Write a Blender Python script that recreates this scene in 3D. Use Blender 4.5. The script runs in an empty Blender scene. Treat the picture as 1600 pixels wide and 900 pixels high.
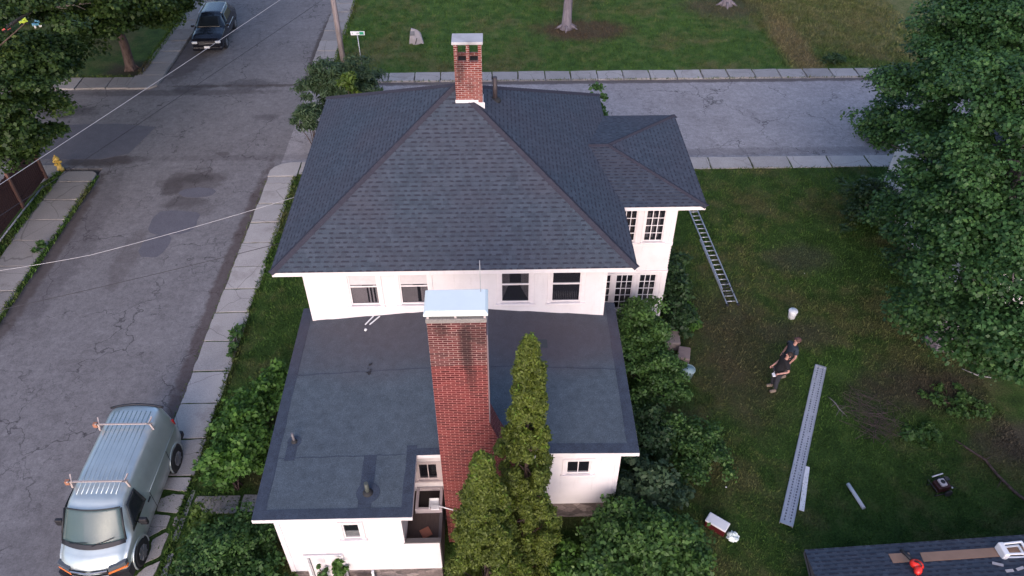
import bpy, bmesh, math, random
import numpy as np
from mathutils import Vector, Matrix
random.seed(7); RNG = np.random.default_rng(7)
R = math.radians; PI = math.pi
S = bpy.context.scene; COL = S.collection

# ------------------------------------------------------------------ camera, sky, sun, exposure
F, PITCH, YAW, CAMH = 1202.0, R(41.7), R(1.3), 20.5
fw = Vector((math.sin(YAW)*math.cos(PITCH), math.cos(YAW)*math.cos(PITCH), -math.sin(PITCH)))
rt = Vector((math.cos(YAW), -math.sin(YAW), 0)); up = rt.cross(fw)
cam = bpy.data.cameras.new('camera'); camo = bpy.data.objects.new('camera', cam); COL.objects.link(camo)
m = Matrix((rt, up, -fw)).transposed().to_4x4(); m.translation = Vector((0, 0, CAMH)); camo.matrix_world = m
cam.sensor_width = 36; cam.lens = F/1600*36; cam.clip_start = .1; cam.clip_end = 1000
S.camera = camo
SUN_EL, SUN_AZ = R(24), R(188)          # azimuth clockwise from +Y: the evening glow comes from behind the camera
W = bpy.data.worlds.new('World'); S.world = W; W.use_nodes = True
wn = W.node_tree.nodes; wl = W.node_tree.links
sky = wn.new('ShaderNodeTexSky'); sky.sky_type = 'NISHITA'; sky.sun_disc = False
sky.sun_elevation = SUN_EL; sky.sun_rotation = SUN_AZ; sky.air_density = 1.0; sky.dust_density = 3.0; sky.ozone_density = 2.0
tint = wn.new('ShaderNodeMix'); tint.data_type = 'RGBA'; tint.blend_type = 'MULTIPLY'; tint.inputs[0].default_value = 1; tint.inputs[7].default_value = (.99, .985, 1.05, 1)
wl.new(sky.outputs[0], tint.inputs[6]); wl.new(tint.outputs[2], wn['Background'].inputs[0]); wn['Background'].inputs[1].default_value = .15
sun = bpy.data.lights.new('sun', 'SUN'); sun.energy = .5; sun.angle = R(60); sun.color = (1, .66, .86)
suno = bpy.data.objects.new('sun', sun); COL.objects.link(suno)
sd = Vector((math.sin(SUN_AZ)*math.cos(SUN_EL), math.cos(SUN_AZ)*math.cos(SUN_EL), math.sin(SUN_EL)))
suno.rotation_euler = (-sd).to_track_quat('-Z', 'Y').to_euler()
S.view_settings.view_transform = 'Standard'; S.view_settings.look = 'None'
S.view_settings.exposure = .98; S.view_settings.gamma = 1
S.render.film_transparent = False

# ------------------------------------------------------------------ object helpers
def tagp(o, label=None, cat=None, group=None, kind=None):
    if label: o['label'] = label
    if cat: o['category'] = cat
    if group: o['group'] = group
    if kind: o['kind'] = kind
    return o
def empty(name, loc, label=None, cat=None, group=None, rz=0):
    o = bpy.data.objects.new(name, None); COL.objects.link(o); o.location = loc; o.rotation_euler = (0, 0, rz)
    o.empty_display_size = .2
    return tagp(o, label, cat, group)
def link(name, me, mat=None, parent=None, label=None, cat=None, group=None, kind=None, loc=None):
    o = bpy.data.objects.new(name, me); COL.objects.link(o)
    if mat is not None and len(me.materials) == 0:
        for mm in (mat if isinstance(mat, (list, tuple)) else [mat]): me.materials.append(mm)
    if parent is not None: o.parent = parent
    if loc is not None: o.location = loc
    return tagp(o, label, cat, group, kind)
def mesh(name, V, Fc, smooth=False):
    me = bpy.data.meshes.new(name); me.from_pydata([tuple(v) for v in V], [], Fc); me.update()
    if smooth: me.polygons.foreach_set('use_smooth', [True]*len(me.polygons))
    return me
class MB:
    """collects geometry, in the local frame of its thing, into one mesh"""
    def __init__(s): s.v = []; s.f = []; s.sm = []; s.uv = None
    def add(s, V, Fc, smooth=False):
        b = len(s.v); s.v += [tuple(v) for v in V]; s.f += [tuple(i+b for i in f) for f in Fc]; s.sm += [smooth]*len(Fc); return s
    def box(s, x0, x1, y0, y1, z0, z1, M=None):
        V = [Vector((x, y, z)) for z in (z0, z1) for y in (y0, y1) for x in (x0, x1)]
        if M is not None: V = [M @ v for v in V]
        return s.add(V, [(0, 2, 3, 1), (4, 5, 7, 6), (0, 1, 5, 4), (2, 6, 7, 3), (0, 4, 6, 2), (1, 3, 7, 5)])
    def beam(s, a, b, w, h=None, upv=(0, 0, 1)):
        a = Vector(a); b = Vector(b); h = h or w; d = (b-a).normalized(); u = Vector(upv)
        if abs(d.dot(u)) > .98: u = Vector((0, 1, 0))
        x = d.cross(u).normalized()*w/2; y = x.cross(d).normalized()*h/2
        V = [p+sx*x+sy*y for p in (a, b) for sx, sy in ((-1, -1), (1, -1), (1, 1), (-1, 1))]
        return s.add(V, [(0, 1, 2, 3), (7, 6, 5, 4), (0, 4, 5, 1), (1, 5, 6, 2), (2, 6, 7, 3), (3, 7, 4, 0)])
    def tube(s, pts, rs, n=8, cap=True):
        pts = [Vector(p) for p in pts]
        if not isinstance(rs, (list, tuple)): rs = [rs]*len(pts)
        V = []; Fc = []; prev = None
        for i, p in enumerate(pts):
            d = (pts[min(i+1, len(pts)-1)]-pts[max(i-1, 0)])
            d = d.normalized() if d.length > 1e-9 else Vector((0, 0, 1))
            if prev is None:
                u = Vector((1, 0, 0)) if abs(d.x) < .9 else Vector((0, 1, 0)); x = d.cross(u).normalized()
            else: x = (prev-d*prev.dot(d)).normalized()
            prev = x; y = d.cross(x)
            for k in range(n):
                a = 2*PI*k/n; V.append(p+(x*math.cos(a)+y*math.sin(a))*rs[i])
        for i in range(len(pts)-1):
            for k in range(n):
                k2 = (k+1) % n; Fc.append((i*n+k, i*n+k2, (i+1)*n+k2, (i+1)*n+k))
        s.add(V, Fc, True)
        if cap:
            b = len(s.v)-len(V); s.f.append(tuple(b+k for k in range(n-1, -1, -1))); s.sm.append(False)
            s.f.append(tuple(b+(len(pts)-1)*n+k for k in range(n))); s.sm.append(False)
        return s
    def prism(s, poly, z0, z1, M=None):
        n = len(poly); V = [Vector((p[0], p[1], z0)) for p in poly]+[Vector((p[0], p[1], z1)) for p in poly]
        if M is not None: V = [M @ v for v in V]
        return s.add(V, [tuple(range(n-1, -1, -1)), tuple(range(n, 2*n))]+[(i, (i+1) % n, n+(i+1) % n, n+i) for i in range(n)])
    def ell(s, c, r, n=12, k=8, M=None):
        V = []; Fc = []
        for i in range(1, k):
            t = PI*i/k
            for j in range(n):
                a = 2*PI*j/n; V.append(Vector((c[0]+r[0]*math.sin(t)*math.cos(a), c[1]+r[1]*math.sin(t)*math.sin(a), c[2]+r[2]*math.cos(t))))
        V += [Vector((c[0], c[1], c[2]+r[2])), Vector((c[0], c[1], c[2]-r[2]))]
        for i in range(k-2):
            for j in range(n): Fc.append((i*n+j, (i+1)*n+j, (i+1)*n+(j+1) % n, i*n+(j+1) % n))
        T = len(V)-2
        for j in range(n):
            Fc.append((T, j, (j+1) % n)); Fc.append((T+1, (k-2)*n+(j+1) % n, (k-2)*n+j))
        if M is not None: V = [M @ v for v in V]
        return s.add(V, Fc, True)
    def build(s, name, mat, parent=None, bevel=0, **kw):
        me = bpy.data.meshes.new(name); me.from_pydata(s.v, [], s.f); me.update()
        me.polygons.foreach_set('use_smooth', s.sm)
        o = link(name, me, mat, parent, **kw)
        if bevel:
            b = o.modifiers.new('bevel', 'BEVEL'); b.width = bevel; b.segments = 2; b.limit_method = 'ANGLE'; b.angle_limit = R(40)
        return o

# ------------------------------------------------------------------ material helpers
class NT:
    def __init__(s, name):
        s.m = bpy.data.materials.new(name); s.m.use_nodes = True; s.t = s.m.node_tree
        s.b = s.t.nodes['Principled BSDF']; s.out = s.t.nodes['Material Output']
    def n(s, typ, **kw):
        x = s.t.nodes.new(typ)
        for k, v in kw.items():
            if k.startswith('i_'): s.set(x.inputs[k[2:].replace('_', ' ')], v)
            else: setattr(x, k, v)
        return x
    def set(s, sock, v):
        if isinstance(v, bpy.types.NodeSocket): s.t.links.new(v, sock)
        else:
            if isinstance(v, tuple) and len(v) == 3 and sock.type == 'RGBA': v = (*v, 1)
            sock.default_value = v
    def math(s, op, a, b=0.0, c=None, clamp=False):
        x = s.t.nodes.new('ShaderNodeMath'); x.operation = op; x.use_clamp = clamp
        s.set(x.inputs[0], a); s.set(x.inputs[1], b)
        if c is not None: s.set(x.inputs[2], c)
        return x.outputs[0]
    def vmath(s, op, a, b=(0, 0, 0)):
        x = s.t.nodes.new('ShaderNodeVectorMath'); x.operation = op; s.set(x.inputs[0], a)
        if op == 'SCALE': s.set(x.inputs['Scale'], b)
        else: s.set(x.inputs[1], b)
        return x.outputs['Value'] if op in ('LENGTH', 'DOT_PRODUCT', 'DISTANCE') else x.outputs[0]
    def mix(s, fac, a, b, mode='MIX'):
        x = s.t.nodes.new('ShaderNodeMix'); x.data_type = 'RGBA'; x.blend_type = mode; x.clamp_factor = True
        s.set(x.inputs[0], fac); s.set(x.inputs[6], a); s.set(x.inputs[7], b); return x.outputs[2]
    def pos(s): return s.t.nodes.new('ShaderNodeNewGeometry').outputs['Position']
    def objc(s): return s.t.nodes.new('ShaderNodeTexCoord').outputs['Object']
    def uv(s): return s.t.nodes.new('ShaderNodeTexCoord').outputs['UV']
    def noise(s, vec, scale, detail=3, rough=.55, dist=0.0, off=None):
        if off: vec = s.vmath('ADD', vec, off)
        x = s.t.nodes.new('ShaderNodeTexNoise'); s.set(x.inputs['Vector'], vec); x.inputs['Scale'].default_value = scale
        x.inputs['Detail'].default_value = detail; x.inputs['Roughness'].default_value = rough; x.inputs['Distortion'].default_value = dist
        return x.outputs['Fac']
    def ramp(s, fac, stops, interp='LINEAR'):
        x = s.t.nodes.new('ShaderNodeValToRGB'); s.set(x.inputs[0], fac); cr = x.color_ramp; cr.interpolation = interp
        while len(cr.elements) < len(stops): cr.elements.new(.5)
        for e, (p, c) in zip(cr.elements, stops):
            e.position = p; e.color = (c, c, c, 1) if isinstance(c, (int, float)) else (*c, 1)
        return x.outputs[0]
    def bump(s, h, strength=.5, dist=.02, normal=None):
        x = s.t.nodes.new('ShaderNodeBump'); x.inputs['Strength'].default_value = strength; x.inputs['Distance'].default_value = dist
        s.set(x.inputs['Height'], h)
        if normal is not None: s.set(x.inputs['Normal'], normal)
        return x.outputs[0]
    def fin(s, color=None, rough=None, metal=None, normal=None, spec=None):
        if color is not None: s.set(s.b.inputs['Base Color'], color)
        if rough is not None: s.set(s.b.inputs['Roughness'], rough)
        if metal is not None: s.set(s.b.inputs['Metallic'], metal)
        if normal is not None: s.set(s.b.inputs['Normal'], normal)
        if spec is not None: s.set(s.b.inputs['Specular IOR Level'], spec)
        return s.m
    def blob(s, P, c, r, soft=.25, wob=.6, seed=0.0, scale=1.2):
        """soft edged ellipse in the ground plane round c with radii r (for stains, wear and painted tone)"""
        d = s.vmath('SUBTRACT', P, (c[0], c[1], 0)); d = s.vmath('MULTIPLY', d, (1/r[0], 1/r[1], 0)); L = s.vmath('LENGTH', d)
        nz = s.noise(P, scale, 4, .6, off=(seed, seed*1.7, 0)); L = s.math('ADD', L, s.math('MULTIPLY', s.math('SUBTRACT', nz, .5), wob))
        x = s.t.nodes.new('ShaderNodeMapRange'); s.set(x.inputs[0], L); x.inputs[1].default_value = 1+soft; x.inputs[2].default_value = 1-soft
        x.inputs[3].default_value = 0; x.inputs[4].default_value = 1; x.interpolation_type = 'SMOOTHSTEP'; return x.outputs[0]

def plain(name, col, rough=.6, metal=0., var=.15, scale=6., spec=.5, dirt=None):
    t = NT(name); P = t.objc(); n = t.noise(P, scale, 5, .6)
    a = tuple(c*(1-var) for c in col); b = tuple(min(1, c*(1+var)) for c in col)
    c = t.mix(n, a, b)
    if dirt: c = t.mix(t.ramp(t.noise(P, scale*.4, 4), [(.55, 0.), (.75, .7)]), c, dirt)
    return t.fin(c, rough, metal, t.bump(t.noise(P, scale*8, 3), .12, .005), spec)

def grass_mat(name, blades=False, dry=0.0, dk=1.0):
    t = NT(name); P = t.pos(); P = t.vmath('MULTIPLY', P, (1, 1, .2))
    big = t.noise(P, .22, 4, .6); mid = t.noise(P, 1.3, 4, .65, off=(5, 3, 0)); fine = t.noise(P, 14, 4, .75, off=(9, 1, 0)); vf = t.noise(P, 55, 2, .8)
    g = t.ramp(mid, [(.3, (.026*dk, .056*dk, .012*dk)), (.5, (.044*dk, .088*dk, .018*dk)), (.72, (.070*dk, .120*dk, .028*dk))])
    bro = t.ramp(mid, [(.3, (.066*dk, .060*dk, .026*dk)), (.7, (.115*dk, .098*dk, .048*dk))])
    fb = t.ramp(t.math('ADD', big, t.math('MULTIPLY', t.math('SUBTRACT', mid, .5), .5)), [(.47-dry, 0.), (.64-dry, .65)])
    c = t.mix(fb, g, bro)
    # worn places: reddish mulch under the trees, a straw coloured meadow strip, bare earth
    c = t.mix(t.math('MULTIPLY', t.blob(P, (5.6, 47.8), (3.0, 1.6), .4, 1.0), .8), c, (.095, .055, .042))
    c = t.mix(t.math('MULTIPLY', t.blob(P, (15.8, 51.4), (3.2, 1.8), .4, 1.0), .6), c, (.085, .06, .048))
    c = t.mix(t.math('MULTIPLY', t.blob(P, (24.5, 52), (6.5, 9.5), .12, .7, 3, .5), .65), c, t.ramp(t.noise(P, 1.1, 5, .7), [(.35, (.085, .100, .030)), (.62, (.20, .175, .085))]))
    c = t.mix(t.math('MULTIPLY', t.blob(P, (18.4, 45.0), (1.0, 4.5), .5, .8, 3, .7), .7), c, (.21, .155, .085))
    c = t.mix(t.math('MULTIPLY', t.blob(P, (12.6, 24.6), (1.4, .9), .5, 1.2, 1), .55), c, (.085, .08, .062))
    c = t.mix(t.math('MULTIPLY', t.blob(P, (8.6, 19.6), (1.5, 3.4), .6, 1.2, 2), .65), c, (.078, .062, .042))
    c = t.mix(t.math('MULTIPLY', t.blob(P, (14.6, 17.4), (2.2, 1.0), .6, 1.2, 4), .8), c, (.075, .058, .044))
    c = t.mix(t.math('MULTIPLY', t.blob(P, (17.2, 15.0), (1.6, .9), .5, 1.2, 5), .8), c, (.088, .07, .058))
    c = t.mix(t.math('MULTIPLY', t.blob(P, (11.3, 20.2), (1.3, .7), .6, 1.2, 6), .6), c, (.085, .07, .052))
    c = t.mix(t.math('MULTIPLY', t.blob(P, (-21.3, 42.8), (1.6, 1.0), .5, 1.2, 7), .8), c, (.07, .05, .04))
    f2 = t.ramp(t.math('ADD', t.math('MULTIPLY', fine, .6), t.math('MULTIPLY', vf, .4)), [(.36, .40), (.5, .95), (.66, 1.75)])
    if blades:
        rnd = t.t.nodes.new('ShaderNodeNewGeometry').outputs['Random Per Island']
        f2 = t.ramp(rnd, [(0, .65), (.6, 1.1), (1, 1.55)])
    c = t.mix(1.0, c, f2, 'MULTIPLY')
    return t.fin(c, .85, 0, None if blades else t.bump(t.math('ADD', fine, vf), .9, .05), .15)

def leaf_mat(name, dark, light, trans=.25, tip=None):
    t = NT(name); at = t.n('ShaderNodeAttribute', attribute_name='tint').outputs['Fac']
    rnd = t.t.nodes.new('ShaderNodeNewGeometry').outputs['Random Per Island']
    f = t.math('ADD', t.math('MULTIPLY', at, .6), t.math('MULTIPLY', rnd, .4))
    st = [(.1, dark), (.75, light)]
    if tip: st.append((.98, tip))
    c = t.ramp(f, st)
    t.fin(c, .55, 0, None, .35)
    tr = t.n('ShaderNodeBsdfTranslucent'); t.set(tr.inputs[0], t.mix(1., c, (1.1, 1.25, .5), 'MULTIPLY'))
    mx = t.n('ShaderNodeMixShader'); mx.inputs[0].default_value = trans
    t.t.links.new(t.b.outputs[0], mx.inputs[1]); t.t.links.new(tr.outputs[0], mx.inputs[2]); t.t.links.new(mx.outputs[0], t.out.inputs[0])
    return t.m

def asphalt_mat():
    t = NT('asphalt'); P = t.pos()
    Pz = t.vmath('MULTIPLY', P, (1, 1, 0))
    big = t.noise(Pz, .16, 4, .55); mid = t.noise(Pz, .9, 5, .65); grit = t.noise(Pz, 20, 5, .85); g2 = t.noise(Pz, 8, 3, .7)
    c = t.ramp(t.math('ADD', t.math('MULTIPLY', big, .5), t.math('MULTIPLY', mid, .5)), [(.32, (.148, .140, .142)), (.5, (.182, .174, .177)), (.68, (.218, .210, .213))])
    c = t.mix(1., c, t.ramp(t.math('ADD', t.math('MULTIPLY', grit, .7), t.math('MULTIPLY', g2, .3)), [(.36, .68), (.5, 1.), (.64, 1.36)]), 'MULTIPLY')
    c = t.mix(1., c, t.ramp(t.noise(Pz, 3.2, 4, .7, off=(7, 7, 0)), [(.35, .86), (.65, 1.14)]), 'MULTIPLY')
    # the bluish paler cross street, grazing sky sheen put into its colour
    sx = t.n('ShaderNodeSeparateXYZ'); t.set(sx.inputs[0], P)
    cr = t.math('MULTIPLY', t.math('GREATER_THAN', sx.outputs[0], -10.6), t.math('GREATER_THAN', sx.outputs[1], 32))
    c = t.mix(t.math('MULTIPLY', cr, .9), c, t.mix(1., c, (1.62, 1.62, 1.64), 'MULTIPLY'))
    # cracks
    wob = t.n('ShaderNodeTexNoise'); t.set(wob.inputs['Vector'], Pz); wob.inputs['Scale'].default_value = 1.3; wob.inputs['Detail'].default_value = 5
    Q = t.vmath('ADD', Pz, t.vmath('SCALE', t.vmath('SUBTRACT', wob.outputs['Color'], (.5, .5, .5)), 1.6))
    for sc, w, am, msk in ((.26, .009, .85, (.40, .52)), (.8, .014, .7, (.50, .60)), (2.6, .03, .6, (.60, .68))):
        v = t.n('ShaderNodeTexVoronoi', feature='DISTANCE_TO_EDGE'); t.set(v.inputs['Vector'], Q); v.inputs['Scale'].default_value = sc
        e = t.ramp(v.outputs['Distance'], [(0, 1.), (w, 0.)])
        e = t.mix(1., e, t.ramp(t.noise(Pz, .35, 3, off=(sc*9, 3, 0)), [(msk[0], 0.), (msk[1], am)]), 'MULTIPLY')
        c = t.mix(e, c, (.045, .042, .045))
    # stains and worn depressions
    for cxy, r, am, col in (((-14.5, 31.0), (1.5, 1.1), .5, (.06, .048, .046)), ((-13.9, 28.9), (1.3, .8), .3, (.07, .06, .06)), ((-17.5, 40.4), (.75, .5), .6, (.055, .05, .055)),
                            ((-16.5, 40.7), (.6, .3), .5, (.055, .05, .055)), ((-14, 40.9), (1.5, .6), .5, (.06, .055, .06)), ((-12.3, 37.1), (.7, .35), .4, (.07, .062, .068)),
                            ((-19.7, 33.0), (2.0, .5), .75, (.05, .038, .036)), ((-23.4, 38), (1.6, .7), .6, (.045, .04, .045)), ((-13.7, 33.5), (.35, .2), .5, (.06, .05, .05)),
                            ((-21.5, 34.6), (2.8, 1.6), .25, (.2, .195, .21)), ((-18.3, 26.3), (.9, 5.5), .38, (.07, .062, .07)), ((-11.15, 23.5), (.36, 8.6), .65, (.060, .038, .034)), ((-18.95, 24), (.42, 7.5), .6, (.055, .040, .034)), ((-10.9, 46), (.3, 5), .7, (.05, .04, .035)), ((6, 40.75), (24, .22), .7, (.06, .048, .042)), ((-14.4, 31.3), (.7, .4), .5, (.04, .034, .034)), ((-15.3, 30.6), (.5, .8), .5, (.05, .042, .042)), ((-14.4, 29.4), (.9, .5), .45, (.055, .048, .048)),
                            ((-18.5, 44.2), (1.0, 2.6), .6, (.07, .055, .055)), ((-15.6, 25.2), (.5, 1.9), .35, (.08, .066, .064)), ((-18.4, 40.0), (6, .35), .5, (.07, .06, .062)),
                            ((-13.2, 10.5), (2.6, 3.2), .25, (.08, .072, .075)), ((7, 33.1), (30, .35), .35, (.09, .08, .085))):
        c = t.mix(t.math('MULTIPLY', t.blob(P, cxy, r, .30, 1.3, r[0]*3.1, 1.9), am), c, col)
    return t.fin(c, .9, 0, t.bump(t.math('ADD', grit, t.math('MULTIPLY', g2, .5)), .5, .015), .2)

def concrete_mat(name, col=(.36, .34, .35), rust=0.25):
    t = NT(name); P = t.pos(); mid = t.noise(P, 1.1, 5, .65); gr = t.noise(P, 30, 4, .75)
    rnd = t.t.nodes.new('ShaderNodeNewGeometry').outputs['Random Per Island']
    c = t.mix(mid, tuple(x*.72 for x in col), tuple(x*1.12 for x in col))
    c = t.mix(1., c, t.ramp(rnd, [(0, .82), (1, 1.1)]), 'MULTIPLY')
    c = t.mix(1., c, t.ramp(gr, [(.35, .8), (.65, 1.18)]), 'MULTIPLY')
    c = t.mix(t.ramp(t.noise(P, .55, 5, .7, off=(3, 8, 0)), [(.55, 0.), (.72, rust*2)]), c, (.15, .125, .115))
    v = t.n('ShaderNodeTexVoronoi', feature='DISTANCE_TO_EDGE'); t.set(v.inputs['Vector'], t.vmath('ADD', P, t.vmath('SCALE', t.n('ShaderNodeTexNoise', i_Scale=2.0).outputs['Color'], .5))); v.inputs['Scale'].default_value = .45
    c = t.mix(t.ramp(v.outputs['Distance'], [(0, .6), (.008, 0.)]), c, (.07, .065, .06))
    return t.fin(c, .88, 0, t.bump(gr, .35, .01), .25)

def shingle_mat():
    t = NT('asphalt_shingles'); uv = t.uv()
    def bt(w, off):
        br = t.n('ShaderNodeTexBrick', offset=off, offset_frequency=2, squash=1.0); t.set(br.inputs['Vector'], uv)
        br.inputs['Color1'].default_value = (0, 0, 0, 1); br.inputs['Color2'].default_value = (1, 1, 1, 1); br.inputs['Mortar'].default_value = (.5, .5, .5, 1)
        br.inputs['Scale'].default_value = 1; br.inputs['Brick Width'].default_value = w; br.inputs['Row Height'].default_value = .145
        br.inputs['Mortar Size'].default_value = .002; br.inputs['Bias'].default_value = 0; return br
    br = bt(.165, .37); b2 = bt(.33, .61)
    f = t.math('ADD', t.math('MULTIPLY', br.outputs['Color'], .30), t.math('MULTIPLY', t.noise(uv, 2.2, 5, .75), .7))
    c = t.ramp(f, [(.22, (.040, .051, .068)), (.5, (.056, .070, .092)), (.80, (.078, .097, .124))])
    c = t.mix(t.ramp(t.noise(uv, .35, 4, .6, off=(4, 2, 0)), [(.4, 0.), (.7, .45)]), c, (.078, .068, .082))
    c = t.mix(t.ramp(t.noise(uv, .22, 3, .6, off=(14, 2, 0)), [(.45, 0.), (.7, .3)]), c, (.052, .076, .098))
    c = t.mix(1., c, t.ramp(t.noise(uv, 45, 3, .85), [(.3, .62), (.7, 1.45)]), 'MULTIPLY')
    # dark teeth in the lower part of each laminated course
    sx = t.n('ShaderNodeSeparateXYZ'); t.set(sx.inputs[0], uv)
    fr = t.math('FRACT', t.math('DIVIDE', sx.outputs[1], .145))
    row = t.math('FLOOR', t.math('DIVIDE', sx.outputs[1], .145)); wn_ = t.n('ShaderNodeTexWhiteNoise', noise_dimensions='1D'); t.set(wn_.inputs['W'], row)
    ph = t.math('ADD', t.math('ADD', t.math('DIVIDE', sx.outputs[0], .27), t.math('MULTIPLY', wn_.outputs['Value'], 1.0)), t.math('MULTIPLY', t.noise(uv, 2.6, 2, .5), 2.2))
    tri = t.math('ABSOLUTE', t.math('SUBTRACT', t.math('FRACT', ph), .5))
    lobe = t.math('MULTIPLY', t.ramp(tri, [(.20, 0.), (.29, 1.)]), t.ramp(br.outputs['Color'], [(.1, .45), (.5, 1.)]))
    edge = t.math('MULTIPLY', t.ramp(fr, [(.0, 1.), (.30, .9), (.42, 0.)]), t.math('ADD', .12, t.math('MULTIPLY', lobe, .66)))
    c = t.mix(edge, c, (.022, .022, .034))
    h = t.math('ADD', t.math('MULTIPLY', br.outputs['Color'], .5), t.math('MULTIPLY', t.noise(uv, 70, 2, .8), .5))
    return t.fin(c, .92, 0, t.bump(h, .5, .012), .25)

def brick_mat(name, cols, mortar, soot=None, loww=None):
    t = NT(name); uv = t.uv()
    wob = t.n('ShaderNodeTexNoise', i_Scale=9.0, i_Detail=2.0); t.set(wob.inputs['Vector'], uv)
    q = t.vmath('ADD', uv, t.vmath('SCALE', t.vmath('SUBTRACT', wob.outputs['Color'], (.5, .5, .5)), .012))
    br = t.n('ShaderNodeTexBrick'); t.set(br.inputs['Vector'], q)
    br.inputs['Color1'].default_value = (0, 0, 0, 1); br.inputs['Color2'].default_value = (1, 1, 1, 1); br.inputs['Mortar'].default_value = (.5, .5, .5, 1)
    br.inputs['Scale'].default_value = 1; br.inputs['Brick Width'].default_value = .21; br.inputs['Row Height'].default_value = .066
    br.inputs['Mortar Size'].default_value = .0085; br.inputs['Mortar Smooth'].default_value = .35; br.inputs['Bias'].default_value = 0
    c = t.ramp(t.math('ADD', t.math('MULTIPLY', br.outputs['Color'], .7), t.math('MULTIPLY', t.noise(uv, 7, 4, .7), .35)), [(.1, cols[0]), (.5, cols[1]), (.95, cols[2])])
    mo = t.mix(t.noise(uv, 5, 4, .7), tuple(x*.35 for x in mortar), tuple(x*1.2 for x in mortar))
    c = t.mix(br.outputs['Fac'], c, mo)
    # white efflorescence dabs
    c = t.mix(t.ramp(t.noise(uv, 11, 4, .7, off=(1, 7, 0)), [(.63, 0.), (.74, .5)]), c, tuple(min(1, x*1.3) for x in mortar))
    if loww:   # redder, more tightly pointed lower part
        sx = t.n('ShaderNodeSeparateXYZ'); t.set(sx.inputs[0], uv)
        c = t.mix(t.math('LESS_THAN', sx.outputs[1], loww), c, t.mix(1., c, (1.12, .74, .74), 'MULTIPLY'))
    if soot:
        for (u, v, a, b, am) in soot:
            c = t.mix(t.math('MULTIPLY', t.blob(uv, (u, v), (a, b), .55, .9, a*7, 3), am), c, (.02, .016, .018))
    h = t.math('SUBTRACT', 1., br.outputs['Fac'])
    return t.fin(c, .9, 0, t.bump(h, .7, .012, t.bump(t.noise(uv, 40, 3, .7), .3, .006)), .2)

def roll_roof_mat(name, a, b):
    t = NT(name); P = t.pos(); gr = t.noise(P, 42, 4, .85); mid = t.noise(P, 1.0, 5, .65); md = t.noise(P, 4, 4, .7, off=(2, 0, 0))
    c = t.mix(mid, a, b)
    c = t.mix(1., c, t.ramp(t.math('ADD', t.math('MULTIPLY', gr, .75), t.math('MULTIPLY', md, .25)), [(.34, .45), (.5, 1.), (.66, 1.7)]), 'MULTIPLY')
    c = t.mix(t.math('MULTIPLY', t.blob(P, (-1.5, 16.6), (5.5, 1.5), .6, .7, 2, .6), .55), c, (.082, .062, .070))   # brownish near the wall: lighting and wear put into the colour
    c = t.mix(t.math('MULTIPLY', t.blob(P, (1.9, 16.2), (1.6, 1.0), .6, .8, 4, .9), .4), c, (.085, .066, .072))  # same painted tone of lighting and wear, towards the right end
    return t.fin(c, .9, 0, t.bump(gr, .5, .01), .25)

def paint_mat(name, col=(.66, .635, .65), dirt=.38, scale=1.5):
    t = NT(name); P = t.pos(); n = t.noise(P, scale, 5, .65); st = t.noise(t.vmath('MULTIPLY', P, (2.5, 2.5, .25)), 4, 4, .7)
    c = t.mix(t.ramp(n, [(.4, 0.), (.75, dirt)]), col, tuple(x*.7 for x in col))
    c = t.mix(t.ramp(st, [(.58, 0.), (.75, dirt*.8)]), c, (col[0]*.6, col[1]*.57, col[2]*.55))
    return t.fin(c, .55, 0, t.bump(t.noise(P, 30, 3), .12, .006), .4)

def stone_mat():
    t = NT('foundation_stone'); P = t.vmath('MULTIPLY', t.pos(), (1, 1, 1.7))
    v = t.n('ShaderNodeTexVoronoi'); t.set(v.inputs['Vector'], P); v.inputs['Scale'].default_value = 3.2
    e = t.n('ShaderNodeTexVoronoi', feature='DISTANCE_TO_EDGE'); t.set(e.inputs['Vector'], P); e.inputs['Scale'].default_value = 3.2
    sx = t.n('ShaderNodeSeparateColor'); t.set(sx.inputs[0], v.outputs['Color'])
    c = t.ramp(sx.outputs[0], [(0, (.10, .085, .082)), (.5, (.19, .155, .15)), (1, (.29, .245, .235))])
    c = t.mix(t.ramp(e.outputs['Distance'], [(0, 1.), (.045, 0.)]), c, (.13, .11, .11))
    c = t.mix(1., c, t.ramp(t.noise(P, 12, 4, .7), [(.3, .65), (.7, 1.3)]), 'MULTIPLY')
    return t.fin(c, .9, 0, t.bump(e.outputs['Distance'], .8, .05), .2)

def bark_mat(name, a=(.10, .08, .075), b=(.19, .155, .145)):
    t = NT(name); P = t.objc(); n = t.noise(t.vmath('MULTIPLY', P, (1, 1, .16)), 9, 5, .7)
    return t.fin(t.mix(t.ramp(n, [(.35, 0.), (.65, 1.)]), a, b), .95, 0, t.bump(n, 1., .05), .1)

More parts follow.
